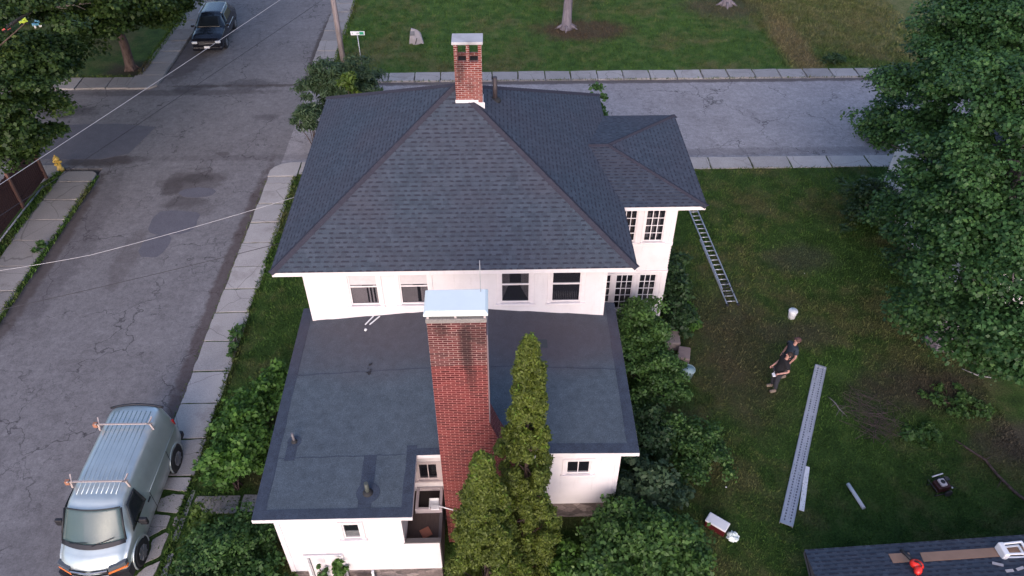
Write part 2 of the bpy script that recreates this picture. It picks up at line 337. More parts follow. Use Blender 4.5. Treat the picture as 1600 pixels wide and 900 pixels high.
def glass_mat(name, tint=(.02, .022, .03), alpha=.35, rough=.04):
    t = NT(name); t.fin(tint, rough, 0, None, .6)
    tr = t.n('ShaderNodeBsdfTransparent'); mx = t.n('ShaderNodeMixShader'); mx.inputs[0].default_value = alpha
    t.t.links.new(tr.outputs[0], mx.inputs[1]); t.t.links.new(t.b.outputs[0], mx.inputs[2]); t.t.links.new(mx.outputs[0], t.out.inputs[0])
    return t.m
def wood_mat(name, a, b, ax=(8, 1, 8), sc=3):
    t = NT(name); P = t.objc(); n = t.noise(t.vmath('MULTIPLY', P, ax), sc, 5, .7)
    return t.fin(t.mix(n, a, b), .85, 0, t.bump(n, .5, .01), .2)
def car_paint(name, col, metal=.55, rough=.32, dirt=.2):
    t = NT(name); P = t.objc(); c = t.mix(t.ramp(t.noise(P, 2.2, 3, .6), [(.40, 0.), (.75, dirt)]), col, tuple(x*.62 for x in col))
    t.fin(c, t.ramp(t.noise(P, 6, 4), [(.3, rough), (.8, rough+.18)]), metal, None, .5)
    t.b.inputs['Coat Weight'].default_value = .35; t.b.inputs['Coat Roughness'].default_value = .12
    return t.m

GRASS = grass_mat('lawn_grass', dk=1.15); BLADE = grass_mat('grass_blades', blades=True, dk=1.25); GRASS_FAR = grass_mat('far_lawn_grass', dk=1.5)
ASPH = asphalt_mat(); CONC = concrete_mat('sidewalk_concrete', (.43, .405, .385)); CONC_D = concrete_mat('old_concrete', (.30, .285, .275), .4)
SHING = shingle_mat(); ROLL = roll_roof_mat('roll_roofing', (.058, .077, .096), (.082, .106, .128)); ROLL_D = roll_roof_mat('roll_roofing_band', (.036, .048, .070), (.048, .062, .088))
BRK1 = brick_mat('old_brick', [(.052, .015, .018), (.105, .026, .030), (.165, .048, .048)], (.46, .32, .29), soot=[(.82, 8.25, .14, .8, .72), (.9, 7.2, .12, .5, .5), (.28, 8.7, .15, .2, .55), (1.12, 8.5, .2, .35, .45)], loww=7.55)
BRK2 = brick_mat('orange_brick', [(.10, .020, .018), (.18, .036, .030), (.25, .07, .055)], (.52, .42, .40), soot=[(.52, 10.15, .14, .45, .6), (.2, 10.4, .2, .15, .35), (.8, 9.6, .1, .2, .3)])
WHITE = paint_mat('white_siding_paint'); TRIM = paint_mat('white_trim_paint', (.74, .70, .715), .35, 3); TRIM_OLD = paint_mat('weathered_trim_paint', (.52, .46, .47), .6, 4)
STONE = stone_mat(); BARK = bark_mat('bark', (.060, .042, .038), (.13, .095, .085)); BARK_G = bark_mat('grey_bark', (.13, .115, .13), (.25, .22, .24))
GLASS = glass_mat('window_glass'); GLASS_D = glass_mat('dark_window_glass', alpha=.5); GLASS_C = glass_mat('windscreen_glass', (.07, .12, .12), alpha=.55, rough=.05)
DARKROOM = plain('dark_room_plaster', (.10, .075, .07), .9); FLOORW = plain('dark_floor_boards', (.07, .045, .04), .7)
RUBBER = plain('rubber', (.02, .02, .022), .8); BLACKP = plain('black_plastic', (.018, .018, .022), .5); CHROME = plain('bright_metal', (.62, .62, .64), .3, .9)
ALU = plain('aluminium', (.50, .52, .56), .42, .6, .2, 4); GALV = plain('galvanised_steel', (.40, .42, .44), .5, .5, .25, 5)
WHITEP = plain('white_plastic', (.75, .76, .78), .4, 0, .08); CLOTHW = plain('white_curtain_fabric', (.62, .56, .58), .9, 0, .1)

# ------------------------------------------------------------------ leaves and plants
def leaf_mesh(name, C, Rr, N, size, upb=.6, shell=.55, aspect=1.5, flat=1.0, tint=None, droop=0., seed=None, tintamp=.6):
    """C (k,3) clump centres, Rr (k,3) radii, N leaves per clump: folded leaf faces scattered through the clumps"""
    g = np.random.default_rng(seed if seed is not None else RNG.integers(1 << 30))
    C = np.asarray(C, float); Rr = np.asarray(Rr, float)
    if Rr.ndim == 1: Rr = np.repeat(Rr[:, None], 3, 1)
    k = len(C); n = k*N; idx = np.repeat(np.arange(k), N)
    d = g.normal(size=(n, 3)); d /= np.linalg.norm(d, axis=1)[:, None]; d[:, 2] = np.where(d[:, 2] < -.3, -d[:, 2]*.5, d[:, 2])
    rad = shell+(1-shell)*g.random(n); rad *= (1+.12*g.normal(size=n))
    p = C[idx]+d*Rr[idx]*rad[:, None]
    nr = d*.6+g.normal(size=(n, 3))*.55; nr[:, 2] += upb; nr /= np.linalg.norm(nr, axis=1)[:, None]
    t = g.normal(size=(n, 3)); t[:, 2] -= droop; t -= nr*np.sum(t*nr, 1)[:, None]; t /= np.linalg.norm(t, axis=1)[:, None]
    b = np.cross(nr, t); s = size*(.5+.95*g.random(n))[:, None]
    V = np.empty((n, 4, 3)); V[:, 0] = p-t*s*.5*aspect; V[:, 1] = p+b*s*.5+nr*s*.12+t*s*.08; V[:, 2] = p+t*s*.5*aspect; V[:, 3] = p-b*s*.5+nr*s*.12+t*s*.08
    return quads(name, V, np.clip((.5*g.random(k)+.5*(.5+.5*np.sin(C[:, 0]*1.3+C[:, 2]*.9+1)*np.sin(C[:, 1]*1.1-C[:, 2]*.7)))[idx]*tintamp*1.15+.5*(1-tintamp)+.35*(d[:, 2]*rad-.35)+.05*g.normal(size=n), 0, 1))  # leaves paler towards each clump top: light painted into the tint
def quads(name, V, tint):
    n = len(V); me = bpy.data.meshes.new(name); me.vertices.add(n*4); me.vertices.foreach_set('co', V.reshape(-1).astype(np.float32))
    me.loops.add(n*4); me.loops.foreach_set('vertex_index', np.arange(n*4, dtype=np.int32)); me.polygons.add(n)
    me.polygons.foreach_set('loop_start', np.arange(0, n*4, 4, dtype=np.int32)); me.polygons.foreach_set('loop_total', np.full(n, 4, dtype=np.int32))
    me.update(calc_edges=True)
    a = me.attributes.new('tint', 'FLOAT', 'POINT'); a.data.foreach_set('value', np.repeat(tint, 4).astype(np.float32)); return me

LEAF_MAPLE = leaf_mat('maple_leaves', (.008, .026, .010), (.060, .145, .040), .28, (.14, .25, .07))
LEAF_DARK = leaf_mat('dark_tree_leaves', (.010, .026, .006), (.055, .100, .020), .25, (.12, .17, .035))
LEAF_THUJA = leaf_mat('arborvitae_sprays', (.024, .040, .007), (.140, .180, .028), .28, (.15, .30, .04))
LEAF_BRIGHT = leaf_mat('bright_leaves', (.026, .070, .014), (.100, .215, .036), .3, (.18, .32, .05))
LEAF_MID = leaf_mat('shrub_leaves', (.014, .042, .012), (.080, .165, .038), .28, (.17, .26, .08))
LEAF_DEEP = leaf_mat('deep_green_leaves', (.010, .028, .010), (.040, .084, .028), .2, (.09, .15, .05))
LEAF_YEL = leaf_mat('yellow_green_leaves', (.03, .06, .01), (.10, .16, .025), .3, (.18, .24, .05))
LEAF_GREY = leaf_mat('grey_green_leaves', (.018, .040, .018), (.064, .108, .050), .22, (.10, .15, .07))

GAPS = []
def clumps(blobs, per=1.0, rr=(.45, .75), seed=1, squash=.75, off=(0, 0, 0)):
    """turn a list of (x, y, z, r) sub-crowns into many small leaf clumps near their surfaces"""
    g = np.random.default_rng(seed); C = []; Q = []
    for (x, y, z, r) in blobs:
        n = max(4, int(9*r*r*per))
        for i in range(n):
            d = g.normal(size=3); d /= np.linalg.norm(d)
            if d[2] < -.45: d[2] = -d[2]
            q = r*(.55+.45*g.random()); w_ = Vector((x+d[0]*q+off[0], y+d[1]*q+off[1], z+d[2]*q*squash+off[2]))
            if any(((w_-a_).cross(b_)).length < gr_ for a_, b_, gr_ in GAPS): continue
            C.append((x+d[0]*q, y+d[1]*q, z+d[2]*q*squash)); s = g.uniform(*rr); Q.append((s*1.1, s*1.1, s*.42))
    return np.array(C), np.array(Q)
def branches(mb, base, tips, r0, g, trunk_top, rmin=.02):
    for tp in tips:
        tp = Vector(tp); st = Vector(base).lerp(Vector(trunk_top), g.uniform(.55, 1.0)); mid = st.lerp(tp, .5)+Vector((g.normal()*.2, g.normal()*.2, .35))
        q = st.lerp(mid, .5)+Vector((0, 0, .12)); mb.tube([st, q, mid, tp], [r0, r0*.75, r0*.45, rmin], 6, cap=False)
def tree(name, base, top, tr, blobs, lm, lsize, nleaf, per, label, group, seed, bark=BARK, rr=(.45, .75), cap=True, aspect=1.25, squash=.75, upb=.6):
    g = np.random.default_rng(seed); base = Vector(base); top = Vector(top)
    e = empty(name, base, label, 'tree', group); rel = [(x-base.x, y-base.y, z-base.z, r) for x, y, z, r in blobs]
    C, Q = clumps(rel, per, rr, seed, squash, tuple(base))
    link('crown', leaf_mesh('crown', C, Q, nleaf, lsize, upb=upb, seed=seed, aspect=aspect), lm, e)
    t = MB(); tt = top-base
    t.tube([(0, 0, -.1), (0, 0, .25), tt*.25+Vector((.1, 0, 0)), tt*.6, tt], [tr*1.7, tr*1.15, tr, tr*.8, tr*.35], 14)
    for k in range(5):
        a = k*1.26+.3; t.tube([(math.cos(a)*tr*.6, math.sin(a)*tr*.6, .3), (math.cos(a)*tr*1.9, math.sin(a)*tr*1.9, -.05)], [tr*.4, tr*.15], 7)
    t.build('trunk', bark, e)
    b = MB(); branches(b, tt*.35, [(x, y, z) for x, y, z, r in rel], tr*.28, g, tt)
    b.build('limbs', bark, e)
    return e
def shrub(name, c, rad, lm, lsize, n, nl, label, group=None, seed=1, rr=(.22, .4), aspect=1.5, cat='shrub', base=None, upb=.6, stems=6, droop=0., tintamp=.5):
    """c is the middle of the foliage, rad its radii"""
    g = np.random.default_rng(seed); bx = base or (c[0], c[1], 0)
    e = empty(name, bx, label, cat, group); C = []; Q = []
    while len(C) < n:
        d = g.normal(size=3); d /= np.linalg.norm(d); d[2] = abs(d[2])*1.0 if g.random() < .75 else d[2]
        q = g.random()**.45*(.70+.62*g.random()**1.6); p = (c[0]-bx[0]+d[0]*rad[0]*q, c[1]-bx[1]+d[1]*rad[1]*q, c[2]-bx[2]+d[2]*rad[2]*q)
        if p[2] < .02: continue
        C.append(p); s = g.uniform(*rr); Q.append((s, s, s*.65))
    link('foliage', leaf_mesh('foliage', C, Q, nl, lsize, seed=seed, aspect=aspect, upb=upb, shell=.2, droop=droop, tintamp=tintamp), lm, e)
    b = MB()
    for i in range(stems):
        p = C[int(g.integers(len(C)))]; b.tube([(g.normal()*.08, g.normal()*.08, -.05), (p[0]*.4, p[1]*.4, p[2]*.55), p], [.03, .02, .008], 5, cap=False)
    b.build('stems', BARK, e)
    return e

# ------------------------------------------------------------------ the ground
def yard_z(x, y):
    """the yard falls away to the cellar door in front of the low extension"""
    def ss(a, b, v): v = min(1, max(0, (v-a)/(b-a))); return v*v*(3-2*v)
    return -.62*ss(-7.6, -5.9, x)*(1-ss(-.6, 1.5, x))*(1-ss(10.4, 12.2, y))
def sheet(name, poly_fn, xs, ys, mat, zf, kind='structure'):
    V = []; Fc = []; nx = len(xs); ny = len(ys)
    for y in ys:
        for x in xs: V.append((x, y, zf(x, y)))
    for j in range(ny-1):
        for i in range(nx-1): Fc.append((j*nx+i, j*nx+i+1, (j+1)*nx+i+1, (j+1)*nx+i))
    return link(name, mesh(name, V, Fc, True), mat, kind=kind)
def solid(name, poly, z0, z1, mat): return MB().prism(poly, z0, z1).build(name, mat, kind='structure')
solid('ground', [(-260, -120), (260, -120), (260, 420), (-260, 420)], -1.6, -.9, GRASS)
lin = np.linspace
xs = list(lin(-10.9, 6, 86))+list(lin(6.5, 30, 40))+[60, 120]; ys = [-60, -20, 0]+list(lin(6, 14, 41))+list(lin(14.5, 31.5, 30))
near = sheet('lawn', None, xs, ys, GRASS, yard_z)
# skirts so that the lawn is a body, not a sheet
solid('lawn_edge', [(-10.92, -60), (-10.9, 31.5), (120, 31.5), (120, 31.52), (-10.94, 31.52), (-10.94, -60)], -.9, -.004, GRASS)
solid('lawn_across_street', [(-9.6, 41.9), (200, 41.9), (200, 260), (-9.6, 260)], -.9, .0, GRASS_FAR)
solid('lawn_behind_fence', [(-200, -60), (-21.0, -60), (-21.0, 31.9), (-22.4, 32.6), (-200, 32.6)], -.9, .0, GRASS)
solid('lawn_verge', [(-21.0, -60), (-19.1, -60), (-19.1, 31.6), (-21.0, 31.9)], -.9, -.03, GRASS)
solid('lawn_corner', [(-200, 41.6), (-20.9, 41.6), (-20.9, 260), (-200, 260)], -.9, .0, GRASS)
solid('street', [(-19.2, -60), (-10.5, -60), (-10.5, 260), (-19.2, 260)], -.9, -.065, ASPH)
solid('cross_street', [(-200, 32.3), (-19.2, 32.3), (-19.2, 41.2), (-200, 41.2)], -.9, -.069, ASPH)
solid('cross_street', [(-10.5, 32.2), (200, 32.2), (200, 41.2), (-10.5, 41.2)], -.9, -.061, ASPH)
solid('verge_soil', [(-10.5, 40.9), (-9.5, 40.9), (-9.5, 260), (-10.5, 260)], -.9, -.03, GRASS)
solid('verge_soil', [(-9.6, 31.3), (200, 31.3), (200, 32.5), (-9.6, 32.5)], -.9, -.012, GRASS)
# asphalt repairs: real, slightly raised sheets
def irregular(c, rx, ry, n, seed, amp=.12, sq=2.6):
    g = random.Random(seed); P = []
    for i in range(n):
        a = 2*PI*i/n; ca, sa = math.cos(a), math.sin(a); q = (abs(ca)**sq+abs(sa)**sq)**(-1/sq)*(1+g.uniform(-amp, amp)); P.append((c[0]+rx*q*ca, c[1]+ry*q*sa))
    return P
t = NT('asphalt_patch'); P_ = t.pos(); c_ = t.mix(t.noise(P_, 2, 4), (.10, .098, .115), (.15, .147, .165)); c_ = t.mix(1., c_, t.ramp(t.noise(P_, 40, 3, .8), [(.3, .7), (.7, 1.3)]), 'MULTIPLY'); PATCH = t.fin(c_, .92, 0, t.bump(t.noise(P_, 40, 3, .8), .5, .01), .2)
MB().prism(irregular((-14.0, 30.1), .85, .42, 26, 3, .06, 2), -.066, -.057).build('asphalt_repair', PATCH, kind='structure')
MB().prism(irregular((-14.4, 27.8), 1.05, .85, 22, 4, .07, 5), -.066, -.059).build('asphalt_repair', PATCH, kind='structure')
MB().prism(irregular((-14.7, 26.1), .55, .75, 18, 5, .1, 4), -.066, -.059).build('asphalt_repair', PATCH, kind='structure')
MB().prism([(-23.5, 33.2), (-19.6, 33.1), (-18.4, 33.6), (-17.9, 36.2), (-20, 36.6), (-24, 36.5)], -.07, -.060).build('asphalt_repair', PATCH, kind='structure')

def lerp2(a, b, t): return a+(b-a)*t
# sidewalks: individual slabs with open joints, one object per walk
def slabs(name, rects, mat=CONC, top=.035, jig=.02, kind='structure'):
    g = random.Random(hash(len(rects)) % 1000); mb = MB()
    for (x0, x1, y0, y1) in rects:
        z = [top+g.uniform(-jig, jig) for _ in range(4)]; o = .018+g.uniform(0, .016); jj = lambda: g.uniform(-.022, .022)
        cn = [(x0+o, y0+o), (x1-o, y0+o), (x1-o, y1-o), (x0+o, y1-o)]; P = []; Z = []
        for i in range(4):
            a, b = cn[i], cn[(i+1) % 4]
            for q in range(5):
                f = q/5; s_ = .4 if q == 0 else 1; P.append((lerp2(a[0], b[0], f)+jj()*s_, lerp2(a[1], b[1], f)+jj()*s_*.6)); Z.append(lerp2(z[i], z[(i+1) % 4], f))
        n = len(P); mb.add([(p[0], p[1], -.14) for p in P]+[(P[i][0], P[i][1], Z[i]) for i in range(n)], [tuple(range(n-1, -1, -1)), tuple(range(n, 2*n))]+[(i, (i+1) % n, n+(i+1) % n, n+i) for i in range(n)])
    o = mb.build(name, mat, kind=kind, bevel=.014); return o
def run(a, b, step, j=.03, seed=0):
    g = random.Random(seed); out = []; y = a
    while y < b-.3: y2 = min(b, y+step+g.uniform(-j, j)*3); out.append((y, y2)); y = y2+.015
    return out
slabs('sidewalk', [(-10.98+random.uniform(-.02, .02), -9.62+random.uniform(-.05, .05), a, b) for a, b in run(14.35, 31.25, 1.48, .04, 3)])
corner = [(-10.98, 31.26), (-9.6, 31.26), (-9.6, 32.48), (-10.1, 32.47), (-10.5, 32.36), (-10.8, 32.1), (-10.96, 31.8)]
MB().prism(corner, -.14, .04).build('sidewalk_corner', CONC, kind='structure', bevel=.014)
slabs('sidewalk_near_side', [(a, b, 31.42, 32.5) for a, b in run(-9.58, 60, 1.95, .03, 5)])
slabs('sidewalk_far_side', [(a, b, 40.92, 42.02) for a, b in run(-9.3, 70, 1.5, .02, 6)], concrete_mat('far_concrete', (.36, .345, .335)))
MB().prism([(-10.92, 42.02), (-10.86, 41.3), (-10.6, 41.0), (-10.2, 40.92), (-9.32, 40.92), (-9.32, 42.02)], -.14, .035).build('sidewalk_corner', CONC, kind='structure', bevel=.014)
slabs('sidewalk_far_street', [(-10.95, -9.55, a, b) for a, b in run(42.04, 75, 1.5, .02, 7)], CONC_D)
slabs('sidewalk_left', [(-20.95+random.uniform(-.08, .08), -19.22+random.uniform(-.05, .05), a, b) for a, b in run(4, 31.0, 1.6, .05, 8)], CONC_D)
MB().prism([(-20.9, 31.02), (-19.22, 31.02), (-19.25, 31.7), (-19.5, 31.9), (-20.9, 31.9)], -.14, .04).build('sidewalk_corner', CONC_D, kind='structure', bevel=.014)
MB().prism([(-24.5, 31.0), (-21.6, 30.9), (-21.1, 31.9), (-21.3, 32.5), (-24.5, 32.6)], -.14, .012).build('driveway_apron', CONC_D, kind='structure')
slabs('sidewalk_left_far', [(-20.8, -19.25, a, b) for a, b in run(42.0, 75, 1.6, .05, 9)]+[(a, b, 40.45, 41.8) for a, b in run(-60, -20.9, 1.7, .04, 10)], CONC_D)
MB().prism([(-20.9, 40.45), (-19.6, 40.45), (-19.28, 40.8), (-19.25, 41.98), (-20.9, 41.98)], -.14, .035).build('sidewalk_corner', CONC_D, kind='structure', bevel=.014)
# broken slabs where the van stands
mb = MB(); g = random.Random(5)
broken = [[(-10.95, 13.9), (-9.7, 13.75), (-9.65, 14.3), (-10.95, 14.32)], [(-10.5, 13.1), (-9.75, 13.0), (-9.7, 13.68), (-10.1, 13.72), (-10.5, 13.55)], [(-10.95, 12.35), (-10.4, 12.2), (-9.95, 12.5), (-9.9, 12.95), (-10.5, 13.02), (-10.95, 12.9)],
          [(-10.95, 11.2), (-10.42, 11.15), (-10.3, 11.75), (-10.4, 12.12), (-10.95, 12.25)], [(-10.3, 11.35), (-9.85, 11.6), (-9.8, 12.38), (-9.95, 12.4), (-10.28, 12.15), (-10.2, 11.8)], [(-10.35, 10.5), (-9.9, 10.75), (-9.75, 11.5), (-10.2, 11.25), (-10.38, 11.0)],
          [(-10.95, 10.2), (-10.5, 10.3), (-10.45, 11.05), (-10.95, 11.1)], [(-10.9, 9.4), (-10.1, 9.5), (-10.0, 10.35), (-10.9, 10.1)], [(-10.9, 8.0), (-9.9, 8.1), (-9.9, 9.35), (-10.9, 9.3)], [(-9.7, 12.0), (-9.5, 12.0), (-9.45, 13.9), (-9.6, 13.9)], [(-9.7, 9.5), (-9.5, 9.5), (-9.48, 11.8), (-9.65, 11.8)],
          [(-9.8, 12.6), (-9.68, 12.55), (-9.68, 12.95), (-9.82, 12.9)]]
for q in broken:
    cx = sum(p[0] for p in q)/len(q); cy = sum(p[1] for p in q)/len(q); P = []
    for i in range(len(q)):
        a, b = q[i], q[(i+1) % len(q)]
        for f in (0.06, .3, .55, .8, .94): x = lerp2(a[0], b[0], f)+g.uniform(-.02, .02); y = lerp2(a[1], b[1], f)+g.uniform(-.02, .02); P.append((cx+(x-cx)*.91, cy+(y-cy)*.92))
    mb.prism(P, -.14, .03+g.uniform(-.02, .02))
mb.build('sidewalk_broken', CONC, kind='structure', bevel=.02)
slabs('front_walk', [(-9.4, -8.0, 12.95, 13.62), (-7.97, -6.7, 12.98, 13.65), (-6.68, -5.9, 12.98, 13.62)], CONC_D, .03)

# grass blades standing on the lawns and weeds in the joints
def grass(name, regions, seed, h=.085, w=.02, mat=BLADE):
    g = np.random.default_rng(seed); PX = []; S_ = []
    for (x0, x1, y0, y1, n, s) in regions:
        p = np.stack([g.uniform(x0, x1, n), g.uniform(y0, y1, n)], 1)
        c = .5+.5*np.sin(p[:, 0]*2.1+np.sin(p[:, 1]*1.3)*2)*np.sin(p[:, 1]*1.9+np.sin(p[:, 0]*.9)*2); p = p[g.random(n) < .45+.55*c]
        PX.append(p); S_.append(np.full(len(p), s))
    p = np.concatenate(PX); s = np.concatenate(S_)
    inside = ((p[:, 0] > -5.85) & (p[:, 0] < 3.3) & (p[:, 1] > 12.3) & (p[:, 1] < 27)) | ((p[:, 0] > -5.85) & (p[:, 0] < -1.65) & (p[:, 1] > 10.8) & (p[:, 1] < 27)) | ((p[:, 0] > 3) & (p[:, 0] < 5.85) & (p[:, 1] > 20) & (p[:, 1] < 25.1))
    p = p[~inside]; s = s[~inside]; n = len(p)
    z = np.array([yard_z(a, b) for a, b in p]) if seed == 1 else np.zeros(n)
    base = np.stack([p[:, 0], p[:, 1], z-.005], 1); a = g.uniform(0, 2*PI, n); hh = (h*s*(.5+g.random(n)))[:, None]
    d = np.stack([np.cos(a), np.sin(a), np.zeros(n)], 1); l = np.stack([-np.sin(a), np.cos(a), np.zeros(n)], 1)*g.uniform(-.9, .9, n)[:, None]; u = np.array([0, 0, 1.])
    V = np.empty((n, 4, 3)); ww = w*s[:, None]*.5; V[:, 0] = base-d*ww; V[:, 1] = base+d*ww; V[:, 2] = base+(u+l*.5)*hh*.6+d*ww*.7; V[:, 3] = base+(u*.9+l)*hh
    return link(name, quads(name, V, g.random(n)), mat, kind='stuff')
grass('grass', [(3.2, 17, 8, 18, 60000, 1), (5.5, 19, 18, 31.3, 60000, 1.15), (-9.6, -5.7, 9, 31.3, 26000, 1.2), (-5.8, 3.5, 9, 12.6, 10000, 1.3)], 1)
grass('grass_across_street', [(-9.3, 25, 42.15, 56, 60000, 1.4), (17, 27, 42.15, 60, 26000, 1.7)], 2)
grass('weeds_along_walks', [(-9.75, -9.5, 8, 31.2, 5200, 1.5), (-11.05, -10.93, 15.5, 31, 500, 1.0), (-19.3, -19.0, 4, 31, 4200, 1.5), (-21.25, -20.85, 8, 31.8, 5200, 1.9), (-9.62, 30, 31.3, 31.5, 2600, 1.2), (-9, 25, 40.85, 40.95, 900, 1.3), (-10.95, -9.6, 9, 13.9, 700, .9),
                            (-20.9, -20.5, 42.1, 60, 2500, 1.8), (-40, -21, 41.75, 42, 1500, 1.6), (-9.7, -9.3, 42, 60, 2500, 1.8)], 3)

# ------------------------------------------------------------------ the main house
HOUSE = empty('house', (0, 0, 0), 'large white clapboard house with dark hip roof, side wing and low flat roofed extension', 'house')
def uvmesh(name, polys, mat, parent, **kw):
    """polys: list of (verts, uvs)"""
    V = []; Fc = []; U = []
    for vs, us in polys: b = len(V); V += [tuple(v) for v in vs]; Fc.append(tuple(range(b, b+len(vs)))); U += [tuple(u) for u in us]
    me = mesh(name, V, Fc); l = me.uv_layers.new(name='UVMap')
    for i, u in enumerate(U): l.data[i].uv = u
    return link(name, me, mat, parent, **kw)
def clip(poly, v, keep_above):
    out = []; n = len(poly)
    for i in range(n):
        a = poly[i]; b = poly[(i+1) % n]; ia = (a[1] >= v) == keep_above or a[1] == v; ib = (b[1] >= v) == keep_above or b[1] == v
        if ia: out.append(a)
        if ia != ib:
            t = (v-a[1])/(b[1]-a[1]); out.append((a[0]+(b[0]-a[0])*t, v))
    return out
def shingle_face(pts, origin, e, C=.145, lift=.012, uoff=0.):
    """planar roof face -> sawtooth courses. e: unit vector along the eave"""
    o = Vector(origin); e = Vector(e).normalized(); P = [Vector(p) for p in pts]
    n = (P[1]-P[0]).cross(P[2]-P[0]).normalized()
    if n.z < 0: n = -n
    s = n.cross(e).normalized()
    if s.z < 0: s = -s
    L = [((p-o).dot(e), (p-o).dot(s)) for p in P]; top = max(q[1] for q in L); out = []; k = 0
    while k*C < top-1e-4:
        q = clip(clip(L, k*C, True), (k+1)*C, False)
        if len(q) >= 3:
            f = lambda a: o+e*a[0]+s*a[1]+n*(lift*(1-(a[1]-k*C)/C)+.002)
            out.append(([f(a) for a in q], [(a[0]+uoff, a[1]) for a in q]))
            lo = [a for a in q if abs(a[1]-k*C) < 1e-5]
            if len(lo) >= 2:
                a0 = min(lo); a1 = max(lo); lw = [o+e*a[0]+s*a[1]+n*d for a, d in ((a0, lift+.002), (a1, lift+.002), (a1, -.01), (a0, -.01))]
                out.append((lw, [(a0[0]+uoff, a0[1]+.01), (a1[0]+uoff, a1[1]+.01), (a1[0]+uoff, a1[1]), (a0[0]+uoff, a0[1])]))
        k += 1
    return out
EX0, EX1, EY0, EY1, EZ = -6.49, 3.97, 16.72, 27.1, 6.3
AP = Vector((-1.25, 21.9, 9.42)); c00, c10, c11, c01 = [Vector(p) for p in ((EX0, EY0, EZ), (EX1, EY0, EZ), (EX1, EY1, EZ), (EX0, EY1, EZ))]
faces = shingle_face([c00, c10, AP], c00, (1, 0, 0)) + shingle_face([c01, c00, AP], c00, (0, 1, 0), uoff=3) + shingle_face([c10, c11, AP], c10, (0, 1, 0), uoff=7) + shingle_face([c11, c01, AP], c01, (1, 0, 0), uoff=11)
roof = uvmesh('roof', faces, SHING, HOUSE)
def hipcaps(a, b, parent, w=.125, step=.15):
    a = Vector(a); b = Vector(b); d = (b-a); L = d.length; d.normalize(); x = d.cross(Vector((0, 0, 1))).normalized(); nu = x.cross(d).normalized(); mb = MB(); n = int(L/step)
    for i in range(n):
        p = a+d*(i*step); q = a+d*((i+1.25)*step); V = []
        for pt, lf in ((p, .030), (q, .018)):
            V += [pt-x*w+nu*(lf-.055), pt+nu*(lf+.012), pt+x*w+nu*(lf-.055)]
        V += [v-nu*.03 for v in V[:3]]
        mb.add(V, [(0, 1, 4, 3), (1, 2, 5, 4), (6, 7, 1, 0), (7, 8, 2, 1)])
    me = mesh('ridge_cap', mb.v, mb.f); l = me.uv_layers.new(name='UVMap')
    for lp in me.loops: v = me.vertices[lp.vertex_index].co; l.data[lp.index].uv = (v.x*1.0+v.y*.31, v.y*.7+v.z*.63)
    return link('ridge_cap', me, CAPM, parent)
t = NT('cap_shingles'); P_ = t.pos(); n_ = t.noise(P_, 5, 4, .7); c_ = t.mix(n_, (.030, .030, .042), (.062, .060, .078)); c_ = t.mix(1., c_, t.ramp(t.noise(P_, 60, 3, .8), [(.3, .65), (.7, 1.35)]), 'MULTIPLY'); CAPM = t.fin(c_, .92, 0, t.bump(t.noise(P_, 60, 2), .4, .01), .2)
for c in (c00, c10, c11, c01): hipcaps(c, AP, roof)
# eaves
fa = MB()
for (x0, x1, y0, y1) in ((EX0+.03, EX1-.03, EY0+.03, EY0+.06), (EX0+.03, EX1-.03, EY1-.06, EY1-.03), (EX0+.03, EX0+.06, EY0+.063, EY1-.063), (EX1-.06, EX1-.03, EY0+.063, EY1-.063)): fa.box(x0, x1, y0, y1, EZ-.17, EZ-.012)
fa.build('fascia', TRIM, HOUSE)
MB().box(EX0+.065, EX1-.065, EY0+.065, EY1-.065, EZ-.15, EZ-.12).build('soffit', TRIM, HOUSE)

def wall(a0, a1, z0, z1, plane, face, mat, parent, openings=(), strip=.112, name='wall', top_fn=None):
    """clapboard wall with real openings. face: '-y', '+y', '-x', '+x' is the outward side; plane is the wall line"""
    mb = MB(); sg = -1 if face[0] == '-' else 1; ax = face[1]
    def pt(a, off, z): return (a, plane+sg*off, z) if ax == 'y' else (plane+sg*off, a, z)
    z = z0
    while z < z1-1e-4:
        z2 = min(z1, z+strip); cuts = []
        for (o0, o1, oz0, oz1) in openings:
            if z+.5*(z2-z) > oz0 and z+.5*(z2-z) < oz1: cuts.append((o0, o1))
        segs = [(a0, a1)]
        for c0, c1 in sorted(cuts):
            ns = []
            for s0, s1 in segs:
                if c1 <= s0 or c0 >= s1: ns.append((s0, s1)); continue
                if c0 > s0: ns.append((s0, c0))
                if c1 < s1: ns.append((c1, s1))
            segs = ns
        for s0, s1 in segs:
            A = [pt(s0, .026, z), pt(s1, .026, z), pt(s1, .004, z2), pt(s0, .004, z2), pt(s0, .0, z), pt(s1, .0, z), pt(s0, -.10, z), pt(s1, -.10, z), pt(s0, -.10, z2), pt(s1, -.10, z2)]
            mb.add(A, [(0, 1, 2, 3), (4, 5, 1, 0), (6, 7, 9, 8), (0, 3, 8, 6), (1, 7, 9, 2)])
        z = z2
    return mb.build(name, mat, parent)

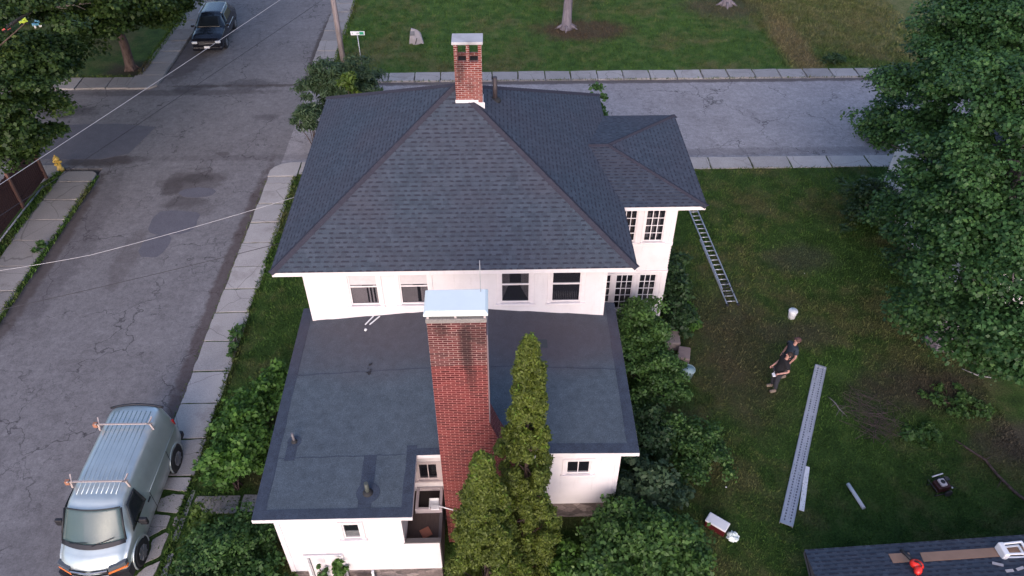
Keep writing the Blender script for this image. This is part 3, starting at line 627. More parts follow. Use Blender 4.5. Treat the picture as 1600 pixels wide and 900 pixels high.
X0, X1, Y0, Y1 = -5.78, 3.22, 17.35, 26.4
def window(x0, x1, z0, z1, y, parent, sashes, mid=None, casing=.115, rails=(1, 1), curtain=None, glass=GLASS, name='window', trim=TRIM, label=None, muntin=(1, 1), sill=True, sw=.045):
    """front facing window: casing > sash, glass_pane, sill, curtain. muntin = panes across, panes up (per window)"""
    c = MB(); w = casing; yo = y-.045
    c.box(x0-w, x0, yo, y+.0, z0-.02, z1+w); c.box(x1, x1+w, yo, y+.0, z0-.02, z1+w); c.box(x0+.002, x1-.002, yo-.003, y+.0, z1, z1+w-.002)
    c.box(x0, x0+.02, y+.001, y+.12, z0, z1); c.box(x1-.02, x1, y+.001, y+.12, z0, z1)
    win = c.build(name, trim, parent, bevel=.005, label=label)
    s = MB(); q = sw
    s.box(x0+.001, x0+q, y-.02, y+.03, z0, z1-.001); s.box(x1-q, x1-.001, y-.02, y+.03, z0, z1-.001)
    s.box(x0+q+.001, x1-q-.001, y-.019, y+.031, z0, z0+q*1.3); s.box(x0+q+.001, x1-q-.001, y-.019, y+.031, z1-q, z1-.001)
    if mid: s.box(x0+q+.001, x1-q-.001, y-.024, y+.033, mid-.025, mid+.025)
    nx, nz = muntin
    for i in range(1, nx): xx = x0+q+(x1-x0-2*q)*i/nx; s.box(xx-.013, xx+.013, y-.012, y+.022, z0+q, z1-q)
    for i in range(1, nz): zz = z0+q+(z1-z0-2*q)*i/nz; s.box(x0+q, x1-q, y-.010, y+.020, zz-.013, zz+.013)
    s.build('sash', trim, win)
    MB().box(x0+q, x1-q, y+.001, y+.006, z0+q, z1-q).build('glass_pane', glass, win)
    if sill: MB().box(x0-w-.03, x1+w+.03, y-.085, y-.001, z0-.075, z0-.022).build('sill', trim, win, bevel=.006)
    return win
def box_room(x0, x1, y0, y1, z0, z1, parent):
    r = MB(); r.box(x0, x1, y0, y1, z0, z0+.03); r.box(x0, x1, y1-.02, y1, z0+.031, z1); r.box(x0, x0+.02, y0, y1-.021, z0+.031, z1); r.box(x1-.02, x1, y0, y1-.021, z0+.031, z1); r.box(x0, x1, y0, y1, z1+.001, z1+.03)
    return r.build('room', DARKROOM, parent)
UP = [(-4.50, -3.62), (-2.98, -2.10), (.05, .94), (1.58, 2.48)]; WZ0, WZ1 = 4.46, 5.94
wall(X0, X1, .85, 6.15, Y0, '-y', WHITE, HOUSE, [(a, b, WZ0, WZ1) for a, b in UP])
wall(Y0+.001, Y1, .85, 6.15, X0, '-x', WHITE, HOUSE, [(19.2, 20.1, 4.4, 5.9), (23.3, 24.2, 4.4, 5.9), (19.2, 20.1, 1.6, 3.2), (23.3, 24.2, 1.6, 3.2)])
wall(Y0+.001, Y1, .85, 6.15, X1, '+x', WHITE, HOUSE)
wall(X0, X1, .85, 6.15, Y1, '+y', WHITE, HOUSE)
MB().box(X0+.02, X1-.02, Y0+.02, Y1-.02, -.3, .85).build('foundation', STONE, HOUSE)
cb = MB()
for (x, y) in ((X0-.024, Y0-.024), (X1+.024-.11, Y0-.024), (X0-.024, Y1+.024-.11), (X1+.024-.11, Y1+.024-.11)): MB().box(x, x+.11, y, y+.11, .84, 5.985).build('corner_board', TRIM, HOUSE)
MB().box(X0-.03, X1+.03, Y0-.03, Y0-.001, 5.99, 6.149).build('frieze_board', TRIM, HOUSE)
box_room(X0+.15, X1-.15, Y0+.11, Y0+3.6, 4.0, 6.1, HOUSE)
BLIND = plain('roller_blind', (.56, .54, .56), .8); SCREEN = plain('grey_window_screen', (.50, .45, .48), .8); 
for i, (a, b) in enumerate(UP):
    wd = window(a, b, WZ0, WZ1, Y0, HOUSE, 2, mid=5.2, glass=GLASS if i < 2 else GLASS_D, trim=TRIM,
                label=('upper window with white blind, first from the left', 'upper window with white blind beside the tall chimney', 'dark upper window with parted curtains', 'dark upper window with a radiator behind it')[i])
    if i < 2:
        MB().box(a+.046, b-.046, Y0-.004, Y0-.001, 5.26, 5.893).build('blind', BLIND, wd)
        sc = MB(); n = 15
        for k in (range(n) if i == 0 else [0, 1, 2, 3, 4, 5, 6, 7, 8, 11, 12, 13, 14]):
            if i == 0 and k > 8 and k % 2: continue
            x = a+.06+(b-a-.12)*k/n; sc.box(x, x+.052, Y0+.018+.012*(k % 2), Y0+.022+.012*(k % 2), 4.53, 5.17)
        sc.build('curtain', plain('grey_curtain', (.62, .56, .60), .9) if i == 0 else SCREEN, wd)
        MB().box(a+.40, b-.16, Y0-.012, Y0-.006, 5.225, 5.262).build('blind_pull', BLACKP, wd)
    if i == 2:
        cu = MB()
        for sgn, xe in ((1, a+.05), (-1, b-.05)):
            for k in range(5):
                x = xe+sgn*.045*k; zb = 4.55+k*.13 if sgn > 0 else 4.5+k*.10; cu.add([(x, Y0+.06+.015*(k % 2), zb), (x+sgn*.045, Y0+.06+.015*((k+1) % 2), zb+.12), (x+sgn*.045, Y0+.06+.015*((k+1) % 2), 5.88), (x, Y0+.06+.015*(k % 2), 5.88)], [(0, 1, 2, 3)])
        co = cu.build('curtain', CLOTHW, wd); sm = co.modifiers.new('s', 'SOLIDIFY'); sm.thickness = .006
    if i == 3:
        ra = MB()
        for k in range(14): x = a+.07+k*.055; ra.box(x, x+.022, Y0+.12, Y0+.2, 4.03, 4.72)
        ra.build('radiator', plain('radiator_metal', (.45, .42, .44), .5, .2), wd)

# ---- low extension: outline in plan, slightly crowned roof
def ez(x, y): return 3.6+(y-10.5)/6.85*(.2+.45*(1-abs(x+1)/5))
RX0, RX1, RXI, RYL, RYR, RYB = -6.19, 3.66, -2.24, 10.5, 12.25, 17.9
def roofpatch(x0, x1, y0, y1, dz, nx=12, ny=12, thick=None):
    mb = MB(); V = []; Fc = []
    for j in range(ny+1):
        for i in range(nx+1):
            x = x0+(x1-x0)*i/nx; y = y0+(y1-y0)*j/ny; V.append((x, y, ez(x, y)+dz))
    n1 = len(V)
    for j in range(ny):
        for i in range(nx): Fc.append((j*(nx+1)+i, j*(nx+1)+i+1, (j+1)*(nx+1)+i+1, (j+1)*(nx+1)+i))
    rim = [i for i in range(nx+1)]+[(nx+1)*(j)+nx for j in range(1, ny+1)]+[(nx+1)*ny+i for i in range(nx-1, -1, -1)]+[(nx+1)*j for j in range(ny-1, 0, -1)]
    b = len(V); V += [(V[i][0], V[i][1], V[i][2]-(thick or .01)) for i in rim]; m_ = len(rim)
    for k in range(m_): Fc.append((rim[(k+1) % m_], rim[k], b+k, b+(k+1) % m_))
    Fc.append(tuple(b+k for k in range(m_)))
    mb.add(V, Fc); return mb
fr = MB()
for (x0, x1, y0, y1, dz, th) in ((RX0, RX1, 15.1, RYB, 0, .10), (RX0, RX1, RYR, 15.16, .004, .10), (RX0, RXI, RYL, RYR+.06, .001, .10)):
    q = roofpatch(x0, x1, y0, y1, dz, thick=th); fr.add(q.v, q.f)
low = fr.build('flat_roof', ROLL, HOUSE)
bd = MB(); 
def band(x0, x1, y0, y1, seed, dz=.009):
    q = roofpatch(x0, x1, y0, y1, dz, max(2, int((x1-x0)/.3)), max(2, int((y1-y0)/.3)), thick=.007); g = random.Random(seed)
    q.v = [(x+(g.uniform(-.018, .018) if x0+.01 < x < x1-.01 or (x1-x0) < .5 and abs(x-(x1 if x0 < -6 else x0)) < .01 else 0), y, z) for x, y, z in q.v]; bd.add(q.v, q.f)
band(RX0-.003, RX0+.30, RYL+.262, RYB, 1); band(RX1-.30, RX1+.003, RYR+.302, RYB, 2); band(RX0-.003, RXI+.003, RYL-.003, RYL+.26, 3); band(RXI-.27, RXI+.003, RYL+.262, RYR+.3, 4, .010)
band(RXI+.004, -1.56, RYR-.003, RYR+.2, 5); band(-.30, RX1+.003, RYR-.003, RYR+.3, 6)
bd.build('edge_strip', ROLL_D, low)
for (x0, x1, y0, y1) in ((-3.62, -3.28, 10.78, 12.3), (-5.72, -5.44, 12.2, 12.9)): q = roofpatch(x0, x1, y0, y1, .0075, 3, 6, thick=.007).build('flashing_patch', ROLL_D, low)
for cx, cy, r in ((-3.40, 11.19, .30), (-5.55, 12.80, .19)):
    ring = [(cx+r*math.cos(a), cy+r*math.sin(a)) for a in np.linspace(0, 2*PI, 21)[:-1]]; MB().add([(x, y, ez(x, y)+.012) for x, y in ring]+[(x, y, ez(x, y)) for x, y in ring], [tuple(range(20))]+[(i, (i+1) % 20, 20+(i+1) % 20, 20+i) for i in range(20)]).build('flashing_collar', ROLL_D, low)
for (x0, x1, y0) in ((RX0+.31, -1.58, 15.11), (-.27, RX1-.31, 15.12), (RX0+.31, RXI-.28, 12.27)):
    q = roofpatch(x0, x1, y0, y0+.028, .0065, 24, 1, thick=.005); q.v = [(x, y+.012*math.sin(x*7)+.006*math.sin(x*23), z) for x, y, z in q.v]; q.build('seam', ROLL_D, low)
q = roofpatch(.93, 1.42, 15.88, 16.2, .008, 2, 2, thick=.006); q.build('roof_patch', plain('dark_patch', (.045, .052, .06), .9), low)
# eave boards
eb = MB()
def fas(a, b, off=.0):
    a = Vector((*a, 0)); b = Vector((*b, 0)); a.z = ez(a.x, a.y); b.z = ez(b.x, b.y); eb.add([a-Vector((0, 0, .012)), b-Vector((0, 0, .012)), b-Vector((0, 0, .14)), a-Vector((0, 0, .14))]+[p+(Vector((0, .025, 0)) if abs(a.y-b.y) < .01 else Vector((.025 if a.x < -4 else -.025, 0, 0))) for p in (a-Vector((0, 0, .012)), b-Vector((0, 0, .012)), b-Vector((0, 0, .14)), a-Vector((0, 0, .14)))], [(3, 2, 1, 0), (4, 5, 6, 7), (0, 1, 5, 4), (2, 3, 7, 6), (1, 2, 6, 5), (3, 0, 4, 7)])
e_ = .006
fas((RX0-e_, RYL-e_), (RXI+e_, RYL-e_)); fas((RXI+e_, RYR-e_-.001), (-1.57, RYR-e_-.001)); fas((-.29, RYR-e_-.001), (RX1+e_, RYR-e_-.001)); fas((RX0-e_-.002, RYL+.02), (RX0-e_-.002, RYB)); fas((RX1+e_+.002, RYR+.02), (RX1+e_+.002, RYB)); fas((RXI+e_+.002, RYL+.02), (RXI+e_+.002, RYR-.01))
eb.build('fascia', TRIM, HOUSE)
LZ = 3.49
wall(-5.8, -2.62, .56, LZ, 10.8, '-y', WHITE, HOUSE, [(-4.17, -3.64, 2.16, 2.92), (-5.36, -4.30, .0, 1.42)])
wall(-2.62, -1.68, .56, 1.84, 10.8, '-y', WHITE, HOUSE, name='porch_parapet')
wall(10.83, 17.34, .56, LZ, -5.8, '-x', WHITE, HOUSE)
wall(10.83, 12.58, .56, LZ, -2.62, '+x', WHITE, HOUSE)
wall(-2.60, 3.24, .82, LZ, 12.6, '-y', WHITE, HOUSE, [(1.74, 2.50, 2.26, 2.94), (-2.36, -1.72, 2.12, 2.96)])
wall(12.62, 17.34, .82, LZ, 3.24, '+x', WHITE, HOUSE)
for q_ in ((-5.83, -5.70, 10.77, 10.9, .55, 3.48), (3.14, 3.27, 12.57, 12.7, .8, 3.48), (-2.72, -2.59, 10.773, 10.9, 1.93, 3.48)): MB().box(*q_).build('corner_board', TRIM, HOUSE)
MB().box(-5.76, -1.70, 10.84, 12.62, -.9, .555).build('foundation', STONE, HOUSE)
MB().box(-5.76, 3.2, 12.64, 17.36, -.4, .815).build('foundation', STONE, HOUSE)
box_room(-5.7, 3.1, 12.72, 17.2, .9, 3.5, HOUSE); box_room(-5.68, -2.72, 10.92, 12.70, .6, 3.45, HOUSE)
w1 = window(-4.13, -3.68, 2.20, 2.88, 10.8, HOUSE, 1, mid=None, casing=.10, label='small low window with a half open sash', sw=.04)
MB().box(-4.09, -3.72, 10.815, 10.83, 2.25, 2.50).build('panel', WHITEP, w1)
w2 = window(1.78, 2.46, 2.30, 2.90, 12.6, HOUSE, 2, casing=.10, muntin=(2, 1), label='small twin pane window right of the arborvitae'); 
w3 = window(-2.32, -1.76, 2.16, 2.90, 12.6, HOUSE, 2, casing=.09, muntin=(2, 1), trim=TRIM_OLD, label='weathered twin pane window above the sunken porch')
# cellar door
d = MB(); d.box(-5.36, -5.24, 10.74, 10.80, -.62, 1.42); d.box(-4.42, -4.30, 10.74, 10.80, -.62, 1.42); d.box(-5.239, -4.421, 10.742, 10.80, 1.30, 1.418)
DR = d.build('cellar_door', TRIM, HOUSE, bevel=.006, label='white panelled cellar door with vines'); 
p = MB(); p.box(-5.235, -4.425, 10.81, 10.85, -.62, 1.295)
for z0 in (-.45, .15, .72):
    p.box(-5.12, -4.86, 10.795, 10.811, z0, z0+.45); p.box(-4.80, -4.54, 10.795, 10.811, z0, z0+.45)
p.build('door_leaf', TRIM, DR, bevel=.006); MB().ell((-4.50, 10.775, .36), (.03, .03, .03)).build('handle', CHROME, DR)
MB().box(-5.30, -5.26, 10.70, 10.738, -.6, 1.33).build('frame_strip', WHITEP, DR)
MB().beam((-3.60, 10.72, -.5), (-3.60, 10.72, .56), .07).build('downpipe', WHITEP, HOUSE)
# sunken porch
po = MB(); po.box(-2.60, -1.70, 10.935, 12.58, .556, 1.60); 
po.build('porch_floor', wood_mat('dirty_porch_boards', (.055, .04, .035), (.10, .075, .065)), HOUSE)
WCB = plain('weathered_cap_boards', (.11, .10, .10), .9); MB().box(-2.66, -1.65, 10.80, 10.93, 1.842, 1.885).build('parapet_cap', WCB, HOUSE); MB().box(-1.74, -1.66, 10.935, 12.58, .5, 1.63).build('porch_side', WCB, HOUSE)

# ---- side wing
WX1, WY0, WY1 = 5.78, 20.05, 25.0
wing = empty('wing', (0, 0, 0)); wing.parent = HOUSE
wo = [(3.30, 4.14), (4.24, 4.86), (5.02, 5.52)]
# upper windows (z 4.66..5.9) and lower ones (1.75..3.15)
U = [(3.95, 4.52), (4.80, 5.44)]; Lw = [(3.42, 3.90), (4.05, 4.66), (4.86, 5.46)]
wall(X1+.02, WX1, .7, 6.15, WY0, '-y', WHITE, wing, [(a, b, 4.60, 5.98) for a, b in U]+[(a, b, 1.55, 3.22) for a, b in Lw])
wall(WY0+.001, WY1, .7, 6.15, WX1, '+x', WHITE, wing, [(20.8, 21.6, 4.66, 5.98), (22.2, 23.0, 4.66, 5.98), (23.6, 24.4, 4.66, 5.98)])
wall(X1+.02, WX1, .7, 6.15, WY1, '+y', WHITE, wing)
MB().box(X1+.05, WX1-.02, WY0+.02, WY1-.02, -.3, .7).build('foundation', STONE, wing)
bb = MB(); bb.box(X1+.02, WX1+.035, WY0-.05, WY0-.001, 4.47, 4.56); bb.box(X1+.02, WX1+.035, WY0-.05, WY0-.001, 3.28, 3.36); bb.box(WX1-.16, WX1+.024, WY0-.032, WY0+.12, .69, 3.279); bb.box(WX1-.12, WX1+.024, WY0-.030, WY0+.12, 4.561, 6.14)
bb.box(WX1+.001, WX1+.05, WY0+.002, WY1, 4.47, 4.56); bb.box(WX1+.001, WX1+.05, WY0+.002, WY1, 3.28, 3.36)
for x in (3.95, 4.705): bb.box(x+.02, x+.08, WY0-.028, WY0-.001, 1.5, 3.279)
bb.build('trim_board', TRIM, wing)
MB().box(X1+.02, WX1, WY0-.06, WY0-.001, 5.94, 6.148).build('frieze_board', TRIM, wing)
TANCURT = plain('tan_curtain', (.30, .17, .13), .9)
for i, (a, b) in enumerate(U):
    w = window(a, b, 4.64, 5.92, WY0, wing, 1, casing=.07, muntin=(3, 4), glass=GLASS_D, sw=.035, label=('upper wing window of small panes nearest the roof edge', 'upper wing window of small panes nearest the corner')[i])
    cu = MB()
    for k in range(3): x = a+.08+k*.17; cu.box(x, x+.07+.03*i, WY0+.10, WY0+.11, 4.72, 5.7)
    cu.build('curtain', TANCURT if i == 0 else CLOTHW, w)
for i, (a, b) in enumerate(Lw):
    w = window(a, b, 1.57, 3.20, WY0, wing, 1, casing=.06, muntin=(3, 5), glass=GLASS_D, sw=.035, label=('lower wing window half hidden by the house corner', 'middle lower wing window of small panes', 'lower wing window of small panes nearest the corner')[i])
    MB().box(a+.35*(b-a), b-.04, WY0+.13, WY0+.14, 1.65, 2.6).build('curtain', CLOTHW, w)
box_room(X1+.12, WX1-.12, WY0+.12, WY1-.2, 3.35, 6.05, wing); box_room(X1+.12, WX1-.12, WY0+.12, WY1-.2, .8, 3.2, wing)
WE0, WE1, WEX, RZ = 19.66, 25.42, 6.60, 6.82
wm = (WE0+WE1)/2; a0 = Vector((3.60, WE0, EZ)); a1 = Vector((WEX, WE0, EZ)); a2 = Vector((WEX, WE1, EZ)); a3 = Vector((3.60, WE1, EZ)); rA = Vector((2.9, wm, RZ)); rB = Vector((3.76, wm, RZ))
wf = shingle_face([a0, a1, rB, rA], a0, (1, 0, 0), uoff=2) + shingle_face([a1, a2, rB], a1, (0, 1, 0), uoff=5) + shingle_face([a2, a3, rA, rB], a3, (1, 0, 0), uoff=9)
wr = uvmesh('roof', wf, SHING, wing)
hipcaps(a1, rB, wr, .14); hipcaps(a2, rB, wr, .14); hipcaps(rB, rA, wr, .14)
fa = MB(); fa.box(EX1-.02, WEX-.03, WE0+.03, WE0+.06, EZ-.16, EZ-.012); fa.box(EX1-.02, WEX-.03, WE1-.06, WE1-.03, EZ-.16, EZ-.012); fa.box(WEX-.06, WEX-.03, WE0+.063, WE1-.063, EZ-.16, EZ-.012)
fa.build('fascia', TRIM, wing); MB().box(3.6, WEX-.065, WE0+.065, WE1-.065, EZ-.155, EZ-.125).build('soffit', TRIM, wing)
MB().box(3.8, WEX-.25, WE0+.16, WE0+.19, EZ-.26, EZ-.157).build('frieze', TRIM, wing)

# ---- chimneys (uv in metres so the courses run true)
def uvbox(polys):
    out = []
    for p in polys:
        P = [Vector(q) for q in p]; n = (P[1]-P[0]).cross(P[2]-P[0]).normalized(); h = Vector((0, 0, 1)).cross(n)
        if h.length < .1: out.append((P, [(q.x, q.y) for q in P])); continue
        h.normalize(); out.append((P, [(q.dot(h)+(1.57 if abs(n.y) > .5 else 0), q.z) for q in P]))
    return out
def extr(prof, y0, y1):
    n = len(prof); F0 = [(x, y0, z) for x, z in prof]; F1 = [(x, y1, z) for x, z in prof]
    out = [F0, F1[::-1]]
    for i in range(n):
        j = (i+1) % n; out.append([F0[j], F0[i], F1[i], F1[j]])
    return out
CY0, CY1 = 11.9, 12.585
prof = [(-1.57, -.7), (1.15, -.7), (1.15, 2.0), (.52, 3.35), (-.05, 4.75), (-.29, 5.5), (-.29, 8.92), (-1.57, 8.92)]
ch = uvmesh('tall_chimney', uvbox(extr(prof, CY0, CY1)), BRK1, HOUSE, label='tall red brick chimney with soot stains and pale blue cap')
CAPB = plain('pale_blue_sheet_metal', (.74, .82, .80), .5, 0, .05, 3, dirt=(.60, .68, .68))
k = MB(); k.box(-1.59, -.27, CY0-.02, CY1+.02, 8.921, 9.04); k.build('crown_slab', CONC_D, ch, bevel=.01)
k = MB()
for (x, y) in ((-1.56, CY0+.0), (-.34, CY0+.0), (-1.56, CY1-.05), (-.34, CY1-.05), (-.97, CY0+.01)): MB().box(x, x+.05, y, y+.05, 9.041, 9.16).build('cap_post', TRIM_OLD, ch)
zc = 9.16; bot = [(-1.62, CY0-.06), (-.24, CY0-.06), (-.24, CY1+.05), (-1.62, CY1+.05)]; tp = [(-1.56, CY0+.02), (-.30, CY0+.02), (-.30, CY1-.0), (-1.56, CY1-.0)]
k = MB(); V = [(x, y, zc) for x, y in bot]+[(x, y, zc+.05) for x, y in bot]+[(x, y, zc+.10) for x, y in tp]
k.add(V, [(3, 2, 1, 0), (0, 1, 5, 4), (1, 2, 6, 5), (2, 3, 7, 6), (3, 0, 4, 7), (4, 5, 9, 8), (5, 6, 10, 9), (6, 7, 11, 10), (7, 4, 8, 11), (8, 9, 10, 11)])
k.build('chimney_cap', CAPB, ch, bevel=.01)
MB().tube([(-.40, 12.5, 9.0), (-.40, 12.5, 10.15)], .008, 6).build('aerial_rod', GALV, ch)
fl = MB(); fl.box(-.287, -.262, CY0+.02, CY1+.03, 3.6, 8.5); fl.build('flashing_strip', plain('grey_cable', (.25, .2, .22), .6), ch)
# small chimney: shaft to 10.5, four corner piers, open flues, slab
BX0, BX1, BY0, BY1 = -1.22, -.41, 21.35, 21.87
polys = extr([(BX0, 8.6), (BX1, 8.6), (BX1, 10.40), (BX0, 10.40)], BY0, BY1)
for x0, x1 in ((BX0, BX0+.10), (-.86, -.77), (BX1-.10, BX1)):
    for y0, y1 in ((BY0, BY0+.10), (BY1-.10, BY1)): polys += extr([(x0, 10.401), (x1, 10.401), (x1, 10.95), (x0, 10.95)], y0, y1)
for x0, x1 in ((BX0+.101, -.861), (-.769, BX1-.101)): polys += extr([(x0, 10.401), (x1, 10.401), (x1, 10.49), (x0, 10.49)], BY1-.10, BY1-.02)
sc = uvmesh('ridge_chimney', uvbox(polys), BRK2, HOUSE, label='short orange brick chimney at the roof peak with open top under a slab')
fm = MB(); fm.box(-1.10, -.88, 21.47, 21.74, 10.402, 10.41); fm.box(-.75, -.53, 21.47, 21.74, 10.402, 10.41); fm.build('flue', plain('soot', (.01, .009, .009), 1), sc)
MB().box(BX0-.05, BX1+.05, BY0-.06, BY1+.04, 10.951, 11.04).build('cap_slab', plain('stained_cap_concrete', (.42, .42, .44), .9, 0, .3, 2.0, dirt=(.08, .08, .085)), sc, bevel=.012)
fl = MB(); s_ = (AP.z-EZ)/(AP.y-EY0)
def rz(x, y): return min(EZ+(y-EY0)*s_, EZ+(EX1-x)*(AP.z-EZ)/(EX1-AP.x), EZ+(x-EX0)*(AP.z-EZ)/(AP.x-EX0))
for x0, x1 in ((BX0-.02, -.98), (-.98, -.93), (-.93, -.80), (-.80, -.67), (-.67, -.54), (-.54, BX1+.06)):
    zz = rz(x1, BY0); fl.box(x0+.001, x1, BY0-.022, BY0-.003, zz-.09, min(rz(x0, BY0), 9.2)+.10)
for y0 in np.arange(BY0-.02, BY1, .13): fl.box(BX1+.003, BX1+.022, y0+.001, y0+.13, rz(BX1, y0)-.1, rz(BX1+.02, y0)+.13)
fl.build('flashing', paint_mat('white_painted_flashing', (.72, .70, .72), .3), sc)
# roof vents
def vent(name, x, y, z, r, h, mat, label):
    e = empty(name, (x, y, z)); e.parent = HOUSE; e['label'] = label
    MB().tube([(0, 0, -.1), (0, 0, h)], r, 14).tube([(0, 0, h-.01), (0, 0, h+.004)], r*.8, 12).build('pipe', mat, e)
    MB().tube([(0, 0, -.03), (0, 0, .02), (0, 0, .09)], [r*2.6, r*2.4, r*1.25], 16).build('boot', RUBBER, e)
vent('vent_pipe', -5.55, 12.80, ez(-5.55, 12.8), .035, .36, plain('dull_pipe', (.14, .13, .14), .6), 'thin roof vent pipe near the left edge'); vent('vent_pipe', -3.40, 11.19, ez(-3.4, 11.19), .055, .42, plain('dark_greenish_pipe', (.07, .08, .07), .6), 'roof vent pipe near the front edge')
vent('soil_stack', -.03, 22.3, rz(-.03, 22.0)-.02, .075, .78, plain('dark_iron', (.05, .04, .045), .6), 'dark iron soil stack right of the ridge chimney')

# ------------------------------------------------------------------ loose things on the house
def thing(name, mb, mat, label, cat, group=None, loc=None, **kw):
    return mb.build(name, mat, label=label, cat=cat, group=group, **kw)
z_ = lambda x, y, d=.012: ez(x, y)+d
thing('trim_stick', MB().beam((-4.12, 16.97, z_(-4.1, 17)), (-3.90, 17.30, z_(-3.9, 17.3)), .035, .02), WHITEP, 'white trim stick on the flat roof, the left of two', 'stick', 'white trim sticks on the flat roof')
thing('trim_stick', MB().beam((-3.98, 16.95, z_(-3.9, 17)), (-3.70, 17.28, z_(-3.7, 17.3)), .035, .02), WHITEP, 'white trim stick on the flat roof, the right of two', 'stick', 'white trim sticks on the flat roof')
thing('plastic_cup', MB().tube([(-4.10, 16.72, z_(-4.1, 16.7)), (-4.06, 16.75, z_(-4.1, 16.7)+.05)], [.03, .045], 12), WHITEP, 'small white cup lying on the flat roof below the sticks', 'cup')
mb = MB(); g = random.Random(3)
for k in range(9): x = -3.8+g.uniform(-.05, .05); y = 15.2+g.uniform(-.2, .2); mb.beam((x, y, z_(x, y, .014)), (x+g.uniform(-.09, .09), y+g.uniform(-.09, .09), z_(x, y, .02)), .025, .012)
thing('roof_debris', mb, BLACKP, 'small dark scraps of debris on the left of the flat roof', 'debris')
# cold frame on the porch and the scoop
cf = empty('cold_frame', (-2.04, 12.22, 1.60), 'weathered wooden box frame full of dark soil on the sunken porch', 'planter')
k = MB(); 
for (x0, x1, y0, y1) in ((-.37, .37, -.37, -.30), (-.37, .37, .29, .35), (-.37, -.29, -.299, .289), (.29, .37, -.299, .289)): k.box(x0, x1, y0, y1, .002, .20)
k.build('frame', TRIM_OLD, cf, bevel=.006); MB().box(-.288, .288, -.298, .287, .003, .10).build('soil', plain('dark_soil', (.022, .016, .014), 1, 0, .5, 20), cf)
sp = empty('plastic_scoop', (-1.88, 12.03, 1.72), 'white plastic scoop with a long pale handle lying on the box frame', 'scoop')
k = MB(); k.box(-.15, .12, -.17, .13, .0, .045); k.box(-.15, .12, .10, .13, .045, .16); k.box(-.15, -.12, -.17, .10, .045, .12); k.box(.09, .12, -.17, .10, .045, .12); k.box(-.09, .14, -.20, -.04, .047, .10)
k.build('pan', WHITEP, sp, bevel=.02); MB().tube([(.08, -.08, .10), (.62, -.24, .06)], .018, 8).build('handle', WHITEP, sp)
thing('clay_tile', MB().box(-2.22, -1.95, 11.10, 11.38, 1.602, 1.64, Matrix.Translation((-2.08, 11.24, 0)) @ Matrix.Rotation(.5, 4, 'Z') @ Matrix.Translation((2.08, -11.24, 0))), plain('orange_clay', (.32, .13, .08), .9), 'orange clay tile lying on the sunken porch floor', 'tile')

# ------------------------------------------------------------------ vehicles
def lerp(a, b, t): return a+(b-a)*t
def interp(T, y):
    for i in range(len(T)-1):
        if T[i][0] <= y <= T[i+1][0]:
            t = (y-T[i][0])/(T[i+1][0]-T[i][0]); t = t*t*(3-2*t)*.5+t*.5; return [lerp(a, b, t) for a, b in zip(T[i][1:], T[i+1][1:])]
    return list((T[0] if y < T[0][0] else T[-1])[1:])
def carbody(T, L, n=56):
    """T rows: y, half width, belt z, shoulder half width, shoulder z, centre z, bottom z"""
    V = []; Fc = []; ys = [L*i/n for i in range(n+1)]; m_ = None
    for y in ys:
        hw, bz, sw, sz, cz, b0 = interp(T, y)
        P = [(hw*.88, b0), (hw*.985, b0+.12), (hw, b0+(bz-b0)*.45), (hw*.995, bz-.10), (hw*.975, bz), (lerp(hw*.975, sw, .5)+.012, lerp(bz, sz, .5)), (sw+.012, sz-.07), (sw-.04, sz), (sw*.80, lerp(sz, cz, .55)), (sw*.45, lerp(sz, cz, .9)), (0, cz)]
        ring = [(-x, z) for x, z in P]+[(x, z) for x, z in P[-2::-1]]; m_ = len(ring)
        V += [(x, y, z) for x, z in ring]
    for i in range(n):
        for k in range(m_-1): Fc.append((i*m_+k, i*m_+k+1, (i+1)*m_+k+1, (i+1)*m_+k))
        Fc.append((i*m_+m_-1, i*m_, (i+1)*m_, (i+1)*m_+m_-1))
    Fc.append(tuple(range(m_-1, -1, -1))); Fc.append(tuple(n*m_+k for k in range(m_)))
    mb = MB(); mb.add(V, Fc, True); mb.sm[-1] = mb.sm[-2] = False; return mb
def panel(mb, P, n=8, bulge=.0, th=.012, bd=(0, 0, 1)):
    """bilinear glass or trim patch between 4 corners with a bulge, with thickness"""
    P = [Vector(p) for p in P]; bd = Vector(bd); nn = (P[1]-P[0]).cross(P[3]-P[0]).normalized(); V = []
    for s in (0, 1):
        for j in range(n+1):
            for i in range(n+1):
                u = i/n; v = j/n; p = P[0]*(1-u)*(1-v)+P[1]*u*(1-v)+P[2]*u*v+P[3]*(1-u)*v+bd*bulge*(1-(2*u-1)**2)*(1-.0*v); V.append(p-nn*th*s)
    a = (n+1)**2; Fc = []
    for j in range(n):
        for i in range(n):
            q = j*(n+1)+i; Fc += [(q, q+1, q+n+2, q+n+1), (a+q+n+1, a+q+n+2, a+q+1, a+q)]
    rim = list(range(n+1))+[(n+1)*j+n for j in range(1, n+1)]+[(n+1)*n+i for i in range(n-1, -1, -1)]+[(n+1)*j for j in range(n-1, 0, -1)]
    for k in range(len(rim)): i0, i1 = rim[k], rim[(k+1) % len(rim)]; Fc.append((i1, i0, a+i0, a+i1))
    mb.add(V, Fc, True); return mb
RIMM = plain('dull_wheel_metal', (.22, .23, .25), .45, .6)
